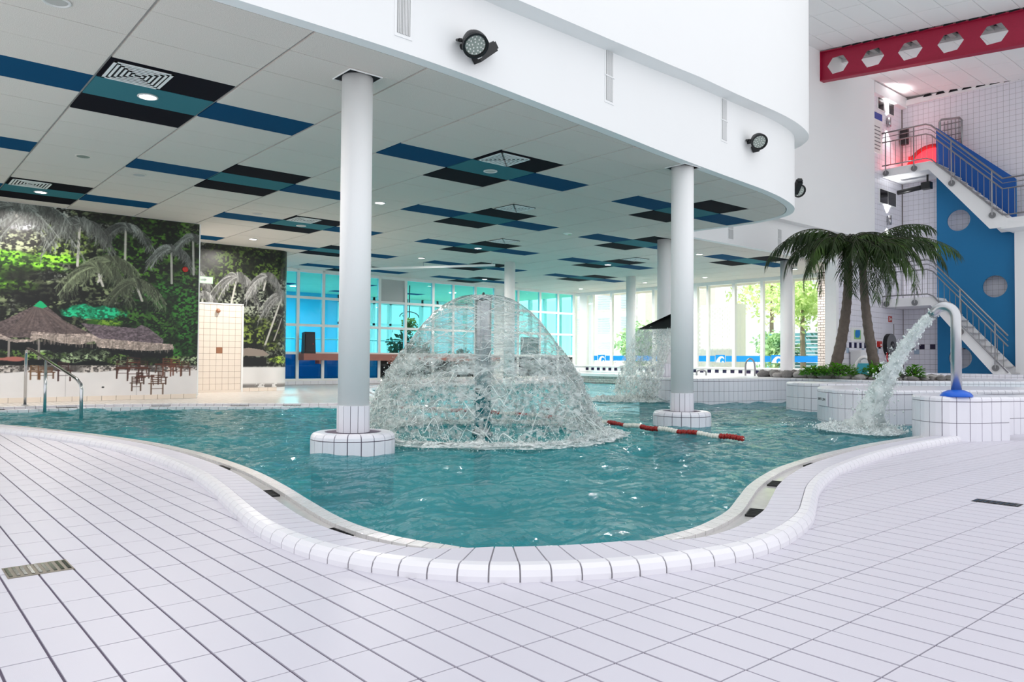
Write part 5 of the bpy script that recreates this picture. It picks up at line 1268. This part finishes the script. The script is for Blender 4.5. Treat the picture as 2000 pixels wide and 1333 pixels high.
t = thing('notice_board', 'notice board with a blue header on the wall behind the upper landing', 'sign', (22.9, NV, 7.6))
B().box(22.55, 23.15, NV - .03, NV - .008, 7.1, 8.32).build('board', 'paper', t); B().box(22.55, 23.15, NV - .034, NV - .03, 8.1, 8.3).build('header', 'bluestrip', t)
b = B()
for k in range(7): b.box(22.62, 23.0 + .02 * (k % 3), NV - .034, NV - .03, 7.2 + k * .11, 7.23 + k * .11)
b.build('printed_lines', 'hose', t)
t = thing('loudspeaker', 'small black loudspeaker on the wall corner above the upper landing', 'loudspeaker', (24.4, 10.0, 7.9)); B().box(24.34, 24.5, 9.9, 10.1, 7.62, 8.12).build('cabinet', 'black', t); B().box(24.36, 24.48, 9.89, 9.9, 7.66, 8.08).build('grille', 'window_dark', t)
t = thing('video_projector', 'black projector tube hanging under the upper landing', 'projector', (23.9, 9.2, 6.1))
B().tube([(23.8, 9.95, 6.02), (23.8, 9.2, 6.08)], .07, 14).build('barrel', 'black', t, True); B().box(23.7, 23.92, 9.0, 9.25, 6.0, 6.2).build('body', 'black', t); B().tube([(23.8, 9.1, 6.2), (23.8, 9.1, 6.43)], .03, 8).build('hanger', 'black', t)
t = thing('metal_frame', 'grey metal lattice frame sticking up behind the blue guard panel', 'frame', (24.4, 8.75, 7.5))
B().tube([(24.45, 9.0, 7.1), (24.45, 9.0, 8.1), (24.45, 8.95, 8.16), (24.45, 8.45, 8.1), (24.45, 8.4, 8.02), (24.45, 8.4, 7.1)], .03, 8).build('hoop', 'rail_steel', t, True)
b = B()
for k in range(6): b.tube([(24.45, 8.47 + .1 * k, 7.2), (24.45, 8.47 + .1 * k, 8.08)], .012, 6)
for k in range(5): b.tube([(24.45, 8.42, 7.3 + .17 * k), (24.45, 8.98, 7.3 + .17 * k)], .014, 6)
b.build('lattice', 'rail_steel', t)
# lower wall things
t = thing('hose_reel', 'grey fire hose reel in a recess of the tiled wall under the stairs', 'fire hose', (23.55, NV, 1.4))
B().box(23.17, 23.92, NV - .002, NV, .91, 2.05).build('recess_back', 'tile', t)
RX = Matrix.Rotation(math.pi / 2, 3, 'X')
B().lathe([(.30, .0), (.34, .0), (.34, .12), (.30, .12)], (23.52, NV - .0, 1.40), 36, RX).build('drum_rear', 'black', t)
B().lathe([(.10, .125), (.335, .125), (.335, .135), (.10, .14)], (23.52, NV, 1.40), 36, RX).build('disc', 'hose', t)
B().lathe([(.03, .14), (.11, .14), (.11, .16), (.03, .16)], (23.52, NV, 1.40), 24, RX).build('hub', 'black', t); B().lathe([(.0, .16), (.045, .16), (.04, .17)], (23.52, NV, 1.40), 16, RX).build('hub_cap', 'hose', t)
B().tube([(23.3, NV - .08, 1.2), (23.26, NV - .1, .98), (23.34, NV - .1, .88), (23.55, NV - .1, .88), (23.66, NV - .1, .98), (23.64, NV - .1, 1.15)], .022, 8).build('hose_end', 'redlip', t, True)
t = thing('fire_sign', 'small square red fire hose sign above the reel', 'sign', (23.67, NV, 2.2)); B().box(23.57, 23.79, NV - .02, NV - .006, 2.1, 2.28).build('plate', 'red', t)
b = B(); b.box(23.61, 23.66, NV - .022, NV - .02, 2.13, 2.25); b.lathe([(.035, 0), (.035, .002)], (23.72, NV - .02, 2.19), 14, RX); b.build('pictogram', 'sign_w', t)
t = thing('call_point', 'small red fire call box on the tiled wall left of the hose reel', 'alarm', (22.9, NV, 1.38)); B().box(22.8, 22.98, NV - .08, NV - .006, 1.33, 1.5).build('box', 'red', t); B().box(22.87, 22.94, NV - .085, NV - .08, 1.36, 1.42).build('label_plate', 'sign_w', t)
t = thing('site_map', 'framed green and blue plan on the tiled wall between the palms', 'picture', (21.6, NV, 1.67)); B().box(21.16, 22.16, NV - .02, NV - .006, 1.47, 1.86).build('frame', 'paper', t)
B().box(21.34, 21.75, NV - .024, NV - .02, 1.53, 1.79).build('green_sheet', 'map_g', t); B().add([(21.40, NV - .026, 1.60), (21.48, NV - .026, 1.57), (21.62, NV - .026, 1.58), (21.70, NV - .026, 1.66), (21.68, NV - .026, 1.80), (21.44, NV - .026, 1.79), (21.39, NV - .026, 1.70)], [(0, 1, 2, 3, 4, 5, 6)]).build('blue_shape', 'map_b', t)
t = thing('white_bin', 'narrow white box standing by the tiled wall between the palms', 'box', (21.2, 9.95, .5)); B().box(21.05, 21.45, 9.8, 10.1, .515, 1.16).build('body', 'white', t); B().box(21.03, 21.47, 9.78, 10.12, 1.16, 1.22).build('lid', 'white', t)
t = thing('wall_taps', 'small pair of brass wall fittings between the palms', 'tap', (21.9, NV, 1.05))
for q in (0, .14, .32, .40): B().lathe([(.035, 0), (.03, .05), (.0, .06)], (21.75 + q, NV, 1.05), 12, RX).build('knob', 'brown', t)
t = thing('toddler_slide', 'small teal and white toddler slide behind the left palm', 'slide', (20.6, 9.6, .5))
b = B(); b.tube([(20.6, 9.5 + .28 * math.cos(a), .5 + .52 * math.sin(a)) for a in np.linspace(.1, 3.0, 12)], .05, 8); b.build('arch', 'white', t, True); B().box(20.58, 20.68, 9.26, 9.74, .5, .85).build('body', 'tealslide', t)
t = thing('fire_extinguisher', 'red extinguisher half hidden behind the left palm trunk', 'extinguisher', (20.35, 10.0, 1.2)); B().lathe([(.07, -.2), (.075, -.15), (.075, .15), (.03, .22)], (20.3, 10.0, 1.3), 16).build('bottle', 'red', t, True); B().box(20.28, 20.33, 9.97, 10.03, 1.52, 1.57).build('valve', 'black', t); B().box(20.27, 20.35, 10.05, 10.13, 1.25, 1.4).build('wall_bracket', 'black', t)

# ------------------------------------------------------------------ palms, planting, boulders
def palm(base, lean, label, fr, seed, m, r0):
    g = random.Random(seed)
    t = thing('palm_tree', label, 'palm', base, 'palms in the raised planter')
    P0 = Vector(base); pts = []
    for k in range(15):
        u = k / 14; pts.append(P0 + Vector((lean[0][0] * u + lean[1][0] * u * u, lean[0][1] * u + lean[1][1] * u * u, lean[2] * u)))
    path = []; rads = []
    for k in range(14):
        for q in range(3): f = q / 3; path.append(pts[k].lerp(pts[k + 1], f)); rads.append((r0 * (1.25 - .5 * (k + f) / 14)) * (1.08 if q == 0 else .97))
    path.append(pts[-1]); rads.append(r0 * .7)
    B().tube(path, rads, 14).build('trunk', 'trunk', t, True)
    top = pts[-1]
    B().lathe([(r0 * .7, -.35), (r0 * 1.1, -.12), (r0 * 1.2, .05), (r0 * .8, .2), (.02, .28)], top, 14).build('crown_shaft', 'rachis', t, True)
    for az, L, up, droop in fr:
        b = B(); a = math.radians(az + g.uniform(-6, 6)); d = Vector((math.cos(a), math.sin(a), 0)); sd = Vector((-d.y, d.x, 0)); bend = g.uniform(-.25, .25)
        N_ = 25; rp_ = []; p = top + Vector((0, 0, .15)); el = math.atan(up) + g.uniform(-.08, .08)
        for k in range(N_ + 1):
            u = k / N_; rp_.append(p.copy()); e_ = el - droop * 1.5 * u ** 1.25; dd = (d + sd * bend * u).normalized()
            p = p + (dd * math.cos(e_) + Vector((0, 0, math.sin(e_)))) * (L / N_)
        for k in range(3, N_):
            u = k / N_; p = rp_[k]; tan = (rp_[k + 1] - rp_[k - 1]).normalized()
            ll = .48 * L / 1.7 * math.sin(math.pi * min(1, .12 + .8 * u)) ** .55 + .03
            for s_ in (-1, 1):
                for rep_ in (0, 1):
                    q = p + tan * (rep_ * L / N_ * .5); l2 = ll * g.uniform(.7, 1.15); dv = (sd * s_ * g.uniform(.35, .9) + tan * g.uniform(.5, 1.0) + Vector((0, 0, -.35 - .75 * g.random()))).normalized()
                    md = q + dv * l2 * .5; e = md + (dv + Vector((0, 0, -.45))).normalized() * l2 * .5; w = tan * .017
                    b.add([q - w * .5, q + w * .5, md + w, md - w, e], [(0, 1, 2, 3), (3, 2, 4)])
        fo = b.build('frond', m if g.random() < .6 else 'frond_b', t)
        B().tube(rp_, [.015 * (1 - .8 * k / N_) for k in range(N_ + 1)], 5).build('frond_stem', 'rachis', fo, True)
    return t
g = random.Random(5)
# azimuths in the plan: 130 = to the left of the picture, 310 = to the right, 220 = towards the pool
fr1 = [(128, 2.05, .55, 1.15), (112, 1.75, .35, 1.25), (146, 1.8, .75, 1.15), (98, 1.6, .5, 1.2), (163, 1.6, .35, 1.35), (190, 1.45, .55, 1.4), (222, 1.6, .4, 1.5), (170, 1.9, .3, 1.25), (150, 1.5, -.3, 1.15), (125, 1.6, -.2, 1.15), (200, 1.2, -.5, 1.0), (240, 1.7, .1, 1.35), (262, 1.4, .5, 1.5), (300, 1.35, .5, 1.45), (322, 1.45, .75, 1.2), (350, 1.5, .7, 1.1), (20, 1.5, .7, 1.1), (58, 1.6, .6, 1.1), (82, 1.5, .8, 1.1), (136, 1.3, .0, 1.3), (205, 1.05, -.1, 1.3)]
fr2 = [(312, 2.15, .55, .75), (322, 1.7, 1.0, .75), (298, 1.9, .45, 1.2), (334, 1.8, .8, .8), (284, 1.6, .35, 1.35), (256, 1.4, .5, 1.5), (226, 1.7, .3, 1.5), (205, 1.6, .0, 1.4), (320, 1.35, -.4, 1.1), (285, 1.45, -.5, 1.0), (240, 1.4, -.6, 1.0), (190, 1.35, -.3, 1.2), (262, 1.8, .2, 1.3), (196, 1.25, .6, 1.45), (150, 1.4, .7, 1.1), (128, 1.4, .8, 1.05), (100, 1.4, .7, 1.0), (55, 1.4, .8, 1.0), (15, 1.5, .8, 1.0), (352, 1.6, .6, 1.0), (275, 1.1, -.1, 1.3), (308, 1.3, .1, 1.3)]
palm((16.55, 8.34, .58), ((.62, -.55), (-.42, .30), 2.85), 'left palm tree with a trunk curving up from the boulders', fr1, 3, 'frond', .102)
palm((16.85, 7.50, .58), ((-.44, .38), (.24, -.17), 2.62), 'right palm tree leaning slightly left above the water jet', fr2, 8, 'frond', .094)
struct(B().prism([(16.35, 9.7), (16.3, 8.7), (16.25, 7.9), (16.2, 7.1), (16.6, 6.5), (17.3, 6.3), (18.6, 7.6), (18.9, 9.8)], .48, .545).build('trim_6', 'soil'))
def rock(c, r, label, seed, m):
    g = random.Random(seed); b = B(); V = []; n, k = 9, 6
    sx, sy, sz = g.uniform(.9, 1.4), g.uniform(.8, 1.2), g.uniform(.55, .8)
    for i in range(k + 1):
        ph = math.pi * i / k
        for q in range(n):
            a = 2 * math.pi * q / n; rr = r * (1 + g.uniform(-.16, .16)); V.append((rr * sx * math.sin(ph) * math.cos(a), rr * sy * math.sin(ph) * math.sin(a), rr * sz * math.cos(ph)))
    b.add(V, [(i * n + q, (i + 1) * n + q, (i + 1) * n + (q + 1) % n, i * n + (q + 1) % n) for i in range(k) for q in range(n)])
    me = bpy.data.meshes.new('boulder'); me.from_pydata(b.v, [], b.f); me.materials.append(MT[m]); me.shade_smooth(); return me
rmesh = [rock((0, 0, 0), 1, '', q, 'rock' if q % 3 else 'rock_b') for q in range(8)]
spots = []
for k in range(420):
    u = g.random() ** 1.25
    # along the planter rim facing the pool, then to the right
    rim = [(16.5, 10.0), (16.2, 9.6), (16.15, 9.2), (16.15, 8.7), (16.15, 8.2), (16.0, 7.6), (15.95, 7.05), (16.3, 6.6), (16.9, 6.2)]
    f = u * (len(rim) - 1); i = int(f); f -= i; x = rim[i][0] * (1 - f) + rim[i + 1][0] * f + g.uniform(.02, .85) * (1 if k % 3 else .25); y = rim[i][1] * (1 - f) + rim[i + 1][1] * f + g.uniform(-.12, .12)
    r = g.uniform(.06, .13) * (1.2 if y > 8.2 else .85)
    if all((x - a) ** 2 + (y - c) ** 2 > (r + d) ** 2 * .62 for a, c, d in spots) and (x - 16.55) ** 2 + (y - 8.34) ** 2 > .09 and (x - 16.85) ** 2 + (y - 7.5) ** 2 > .08: spots.append((x, y, r))
for k, (x, y, r) in enumerate(spots):
    o = bpy.data.objects.new('boulder', rmesh[k % 8]); COL.objects.link(o); o.location = (x, y, .515 + r * .5); o.scale = (r, r, r); o.rotation_euler = (0, 0, g.uniform(0, 6.28))
    tag(o, 'grey boulder lying in the raised planter around the palms', 'boulder', 'grey boulders around the palms')
def shrub(c, w, h, label, seed, n=420):
    g = random.Random(seed); t = thing('shrub', label, 'shrub', c, 'low green shrubs under the palms')
    b = B(); st = B()
    for k in range(14):
        a = g.uniform(0, 6.28); e = Vector((c[0] + math.cos(a) * w * .6 * g.random(), c[1] + math.sin(a) * w * .6 * g.random(), c[2] + h * g.uniform(.5, .9))); st.tube([c, e], .008, 5)
    for k in range(n):
        a = g.uniform(0, 6.28); ph = math.acos(g.uniform(0, 1)); rr = g.uniform(.65, 1.08); p = Vector((c[0] + w * rr * math.sin(ph) * math.cos(a), c[1] + w * rr * math.sin(ph) * math.sin(a), c[2] + h * rr * math.cos(ph)))
        d = Vector((math.cos(a) + g.uniform(-.6, .6), math.sin(a) + g.uniform(-.6, .6), g.uniform(-.3, .8))).normalized(); s_ = d.cross(Vector((0, 0, 1))).normalized(); L = g.uniform(.06, .11)
        b.add([p, p + d * L * .5 + s_ * L * .32, p + d * L, p + d * L * .5 - s_ * L * .32 + Vector((0, 0, .01))], [(0, 1, 2, 3)])
    tag(b.build('leaves', 'shrub', t), kind='stuff'); st.build('stems', 'rachis', t)
shrub((16.15, 8.02, .58), .40, .26, 'leafy green shrub at the foot of the left palm', 2, 620)
shrub((15.95, 8.45, .58), .3, .20, 'darker low shrub left of the left palm among the boulders', 3, 380)
shrub((16.45, 7.22, .58), .34, .27, 'leafy green shrub at the foot of the right palm', 4, 560)
shrub((16.6, 6.62, .58), .16, .24, 'small green shrub right of the water jet', 6, 220)

# ------------------------------------------------------------------ wall spotlights and vents on the bulkhead
def near_fascia(u, v):
    i = int(np.argmin((CP[:, 0] - u) ** 2 + (CP[:, 1] - v) ** 2)); t_ = CP[min(i + 1, len(CP) - 1)] - CP[max(i - 1, 0)]; t_ /= np.linalg.norm(t_)
    w = np.array([u, v]) - CP[i]; p = CP[i] + t_ * float(w @ t_); return p, t_, np.array([t_[1], -t_[0]])
def spotlight(u, v, z, label, aim, side=1):
    p, t_, n_ = near_fascia(u, v); t = thing('spotlight', label, 'spotlight', (p[0], p[1], z), 'black round wall spotlights')
    N3 = Vector((n_[0], n_[1], 0)); T3 = Vector((t_[0], t_[1], 0)); O = Vector((p[0], p[1], z))
    A_ = (N3 * aim[0] + T3 * aim[1] + Vector((0, 0, aim[2]))).normalized(); M = A_.to_track_quat('Z', 'Y').to_matrix(); c = O + N3 * .17
    B().lathe([(.07, -.10), (.085, -.06), (.105, -.03), (.115, .0), (.125, .05), (.125, .085), (.105, .085), (.10, .06)], c, 28, M).build('housing', 'black', t, False)
    lens = B().lathe([(.098, .058), (.098, .066)], c, 28, M).build('lens', 'lens', t)
    for ring, cnt in ((.03, 5), (.06, 9), (.085, 13)):
        for k in range(cnt):
            a = 2 * math.pi * k / cnt + ring * 20; q = M @ Vector((ring * math.cos(a), ring * math.sin(a), .067)); B().lathe([(.009, 0), (.006, .006)], tuple(c + q), 7, M).build('led', 'paper', lens)
    y_ = []
    ax = (T3 * .9 + Vector((0, 0, .45))).normalized(); ax = (ax - A_ * ax.dot(A_)).normalized(); bk = -A_
    for a in np.linspace(-math.pi / 2, math.pi / 2, 13): y_.append(c + (ax * math.sin(a) * .145 + (-N3 * .6 + bk * .4) * math.cos(a) * .16))
    B().tube(y_, .014, 6).build('yoke', 'black', t)
    for q in (y_[0], y_[-1]): B().tube([q, c + (q - c) * .82], .02, 8).build('knob', 'black', t)
    bx = O + N3 * .06 + T3 * .235 * side + Vector((0, 0, -.005)); d1 = (T3 * .78 * side + Vector((0, 0, .62))).normalized()
    B().bar(bx - d1 * .14, bx + d1 * .14, .10, .10, tuple(N3)).build('driver_box', 'black', t); B().bar(bx + d1 * .14, bx + d1 * .175, .07, .08, tuple(N3)).build('box_cap', 'black', t)
    B().bar(bx - d1 * .145 + N3 * .03, bx - d1 * .11 + N3 * .052, .03, .03, tuple(N3)).build('label_plate', 'paper', t)
    B().tube([c + T3 * .11 * side, c + T3 * .16 * side + Vector((0, 0, .01)), bx + N3 * .03], .005, 6).build('cable', 'black', t)
    B().tube([O, c], .03, 8).build('wall_arm', 'black', t)
spotlight(4.32, 5.83, 3.885, 'large black round spotlight with driver box on the white bulkhead above the fountain', (.62, -.25, -.75))
spotlight(10.35, 6.58, 4.27, 'black round spotlight on the curved bulkhead above the second column', (.62, -.55, -.6))
spotlight(13.2, 7.5, 4.12, 'black spotlight poking out beyond the rounded end of the bulkhead', (.1, -.85, -.5), -1)
def vent(u, v, z0, z1, w, label, split=.48):
    p, t_, n_ = near_fascia(u, v); t = thing('wall_vent', label, 'vent', (p[0], p[1], z0), 'tall white louvred vents on the bulkhead')
    def bx(a0, a1, d0, d1, za, zb, b):
        f = lambda a, d, z: (p[0] + t_[0] * a + n_[0] * d, p[1] + t_[1] * a + n_[1] * d, z)
        b.hexa([f(a0, d0, za), f(a1, d0, za), f(a1, d1, za), f(a0, d1, za), f(a0, d0, zb), f(a1, d0, zb), f(a1, d1, zb), f(a0, d1, zb)]); return b
    bx(-w / 2, w / 2, .0, .008, z0, z1, B()).build('frame', 'white', t); bx(-w / 2 + .025, w / 2 - .025, .008, .011, z0 + .03, z1 - .03, B()).build('back', 'vent', t)
    n = 8
    for k in range(n):
        a = -w / 2 + .03 + (w - .06) * (k + .5) / n; bx(a - .0028, a + .0028, .010, .016, z0 + .03, z1 - .03, B()).build('louvre', 'white', t)
    zm = z0 + (z1 - z0) * split; bx(-w / 2, w / 2, .008, .02, zm - .006, zm + .006, B()).build('cross_bar', 'white', t)
vent(3.63, 5.79, 3.76, 4.40, .19, 'tall louvred vent on the bulkhead above the front column', .7)
vent(6.72, 6.13, 3.95, 4.62, .19, 'tall louvred vent on the bulkhead right of the large spotlight')
vent(9.62, 6.5, 4.12, 4.78, .19, 'tall louvred vent on the bulkhead left of the second spotlight')
vent(15.45, 10.25, 3.72, 4.25, .24, 'louvred vent on the far bulkhead right of the second column')
vent(17.6, 10.25, 3.72, 4.25, .2, 'faint louvred vent on the far bulkhead near the left palm')
t = thing('wall_vent', 'grey vent cut off by the top picture edge on the upper wall', 'vent', (12.0, 6.1, 7.4))
p, t_, n_ = near_fascia(11.1, 6.66); p = p + n_ * .24
B().hexa([(p[0] + t_[0] * a + n_[0] * d, p[1] + t_[1] * a + n_[1] * d, z) for z in (6.78, 7.4) for a, d in ((-.18, 0), (.18, 0), (.18, .02), (-.18, .02))]).build('grille', 'hose', t)
for k in range(5):
    a = -.15 + .075 * k; B().hexa([(p[0] + t_[0] * q + n_[0] * d, p[1] + t_[1] * q + n_[1] * d, z) for z in (6.8, 7.38) for q, d in ((a - .008, .02), (a + .008, .02), (a + .008, .03), (a - .008, .03))]).build('louvre', 'greyplate', t)

# ------------------------------------------------------------------ plants in the back room
def leafcloud(name, label, cat, c, rx, ry, rz, n, m, seed, L0, L1, stem=None, group=None):
    g = random.Random(seed); t = thing(name, label, cat, c, group); b = B()
    for k in range(n):
        a = g.uniform(0, 6.28); cz = g.uniform(-1, 1); s_ = math.sqrt(1 - cz * cz); rr = g.random() ** .4 * (.75 + .25 * math.sin(3 * a + cz * 5 + seed))
        p = Vector((c[0] + rx * rr * s_ * math.cos(a), c[1] + ry * rr * s_ * math.sin(a), c[2] + rz * rr * cz)); d = Vector((g.gauss(0, 1), g.gauss(0, 1), g.gauss(-.2, .8))).normalized(); w = d.cross(Vector((g.gauss(0, 1), g.gauss(0, 1), g.gauss(0, 1)))).normalized(); L = g.uniform(L0, L1)
        b.add([p, p + d * L * .5 + w * L * .25, p + d * L, p + d * L * .5 - w * L * .25], [(0, 1, 2, 3)])
    tag(b.build('leaves', m, t), kind='stuff')
    if stem: B().tube(stem[0], stem[1], 10).build('stem', stem[2], t, True)
    return t
for q, (x, y, h) in enumerate([(15.3, 24.2, 1.6), (16.6, 24.9, 1.3), (18.0, 24.2, 1.0), (20.6, 24.0, .9)]):
    leafcloud('indoor_plant', ['tall dark leafy plant behind the tinted glass left of the fountain', 'dark leafy plant behind the tinted glass beside the fountain dome', 'low dark plant seen through the fountain dome', 'low plant behind the right end of the tinted glass'][q], 'plant', (x, y, h * .62 + .1), .75, .6, h * .62, 700, 'plantdark', 40 + q, .12, .3, ([(x, y, .1), (x, y, h)], .04, 'bark'))
t = leafcloud('hanging_plant', 'green and rust coloured hanging plant behind the tinted glass', 'plant', (15.45, 24.0, 2.15), .32, .32, .36, 360, 'flower', 60, .08, .18)
B().tube([(15.45, 24.0, 2.4), (15.45, 24.0, 3.6)], .02, 6).build('hanger', 'black', t); B().tube([(15.45 + .42 * math.cos(a), 24.0, 2.42 + .2 * math.sin(a)) for a in np.linspace(0, math.pi, 10)], .015, 6).build('hoop', 'black', t)

# ------------------------------------------------------------------ outdoors beyond the windows
struct(B().box(WU + .2, 70, -20, 60, -.4, .0).build('floor', 'paving'))
struct(B().box(8, 24, 30.2, 60, -.4, .0).build('floor', 'paving'))
t = thing('neighbour_building', 'white brick building with shuttered windows outside the left end of the window wall', 'building', (30, 24, 0))
B().box(27.5, 33, 22.8, 32, 0, 7).build('wall', 'whitebrick', t)
for v in (23.3, 24.8, 26.3):
    for z in (.9, 2.1, 3.3):
        f = B().box(27.46, 27.5, v, v + 1.0, z, z + .9).build('window', 'paper', t)
        for k in range(7): B().box(27.44, 27.46, v + .05, v + .95, z + .06 + k * .12, z + .13 + k * .12).build('shutter_slat', 'lightblue', f)
t = thing('garden_wall', 'white brick garden pier outside the middle window', 'wall', (25.5, 16.8, 0))
B().box(25.5, 26.2, 16.7, 18.3, 0, 3.1).build('wall', 'whitebrick', t)
jb = B()
for k in range(36):
    for q in range(7): jb.box(25.488, 25.5, 16.72 + q * .225 + (.1 if k % 2 else 0), 16.92 + q * .225 + (.1 if k % 2 else 0), .05 + k * .083, .115 + k * .083)
tag(jb.build('bricks', 'whitebrick', t), kind='stuff')
t = thing('garden_fence', 'teal slatted fence outside the right half of the window wall', 'fence', (29, 14, 0))
for k in range(13): B().box(29.0, 29.04, 8.5, 17.6, .12 + k * .15, .24 + k * .15).build('slat', 'fence', t)
for q in range(6): B().box(29.04, 29.14, 8.6 + q * 1.8, 8.7 + q * 1.8, 0, 2.15).build('post', 'fence', t)
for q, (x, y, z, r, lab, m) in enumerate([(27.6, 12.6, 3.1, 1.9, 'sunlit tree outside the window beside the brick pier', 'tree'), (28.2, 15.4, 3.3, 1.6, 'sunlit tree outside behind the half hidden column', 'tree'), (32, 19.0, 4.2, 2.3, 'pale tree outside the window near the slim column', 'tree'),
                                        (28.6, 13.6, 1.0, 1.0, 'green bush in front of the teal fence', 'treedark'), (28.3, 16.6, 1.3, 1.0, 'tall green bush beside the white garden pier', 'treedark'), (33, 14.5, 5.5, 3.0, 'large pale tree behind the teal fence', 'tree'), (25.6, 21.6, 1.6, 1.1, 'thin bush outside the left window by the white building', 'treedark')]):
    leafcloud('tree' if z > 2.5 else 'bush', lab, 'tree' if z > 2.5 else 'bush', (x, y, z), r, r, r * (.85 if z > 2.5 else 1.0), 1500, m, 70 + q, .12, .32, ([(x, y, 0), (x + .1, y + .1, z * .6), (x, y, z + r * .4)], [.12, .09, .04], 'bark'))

# ------------------------------------------------------------------ what each piece of the setting is
for nm, lab in {'baseboard_left': 'row of beige skirting tiles under the large beach mural', 'baseboard_left.001': 'short row of beige skirting tiles under the palm mural', 'ceiling': 'low pale panelled ceiling with crosses of blue, teal and black panels',
                'ceiling.001': 'pale ceiling of the room behind the tinted glass', 'ceiling.002': 'sloping white panelled roof high above the stairs', 'door_1': 'blue door in the room behind the tinted glass',
                'floor': 'near deck of white oblong tiles with dark joints around the pool bay', 'floor.001': 'far deck of pale tiles in front of the murals', 'floor.002': 'turquoise pool bottom under the water', 'floor.003': 'floor of the room behind the tinted glass',
                'floor.004': 'pale paving outside the window wall', 'floor.005': 'pale paving outside the back room windows', 'trim_1': 'thin dark shadow gap along the curved edge of the low ceiling', 'trim_2': 'white corner strip at the end of the beach mural',
                'trim_3': 'white end strip of the tiled wall behind the left palm', 'trim_4': 'white trim along the top of the tiled stair wall', 'trim_5': 'white trim above the shuttered window on the landing wall', 'trim_6': 'dark soil bed of the palm planter',
                'wall_back_room': 'blue side wall of the room behind the tinted glass', 'wall_back_room.001': 'blue rear wall of the room behind the tinted glass', 'wall_bulkhead': 'curved white bulkhead band around the low ceiling', 'wall_far': 'white tiled wall with a navy band behind the palms',
                'wall_left': 'left wall carrying the large beach mural', 'wall_left.001': 'recessed rounded wall carrying the palm mural', 'wall_right': 'tall white tiled wall behind the stairs', 'wall_upper': 'tall smooth white wall rising above the bulkhead',
                'window_1': 'cyan tinted glass partition with a white grid frame on the far side', 'window_2': 'tall clear window wall with a blue band looking on to trees', 'window_3': 'rear windows of the room behind the tinted glass', 'window_4': 'side windows of the room behind the tinted glass'}.items():
    if nm in bpy.data.objects: bpy.data.objects[nm]['label'] = lab
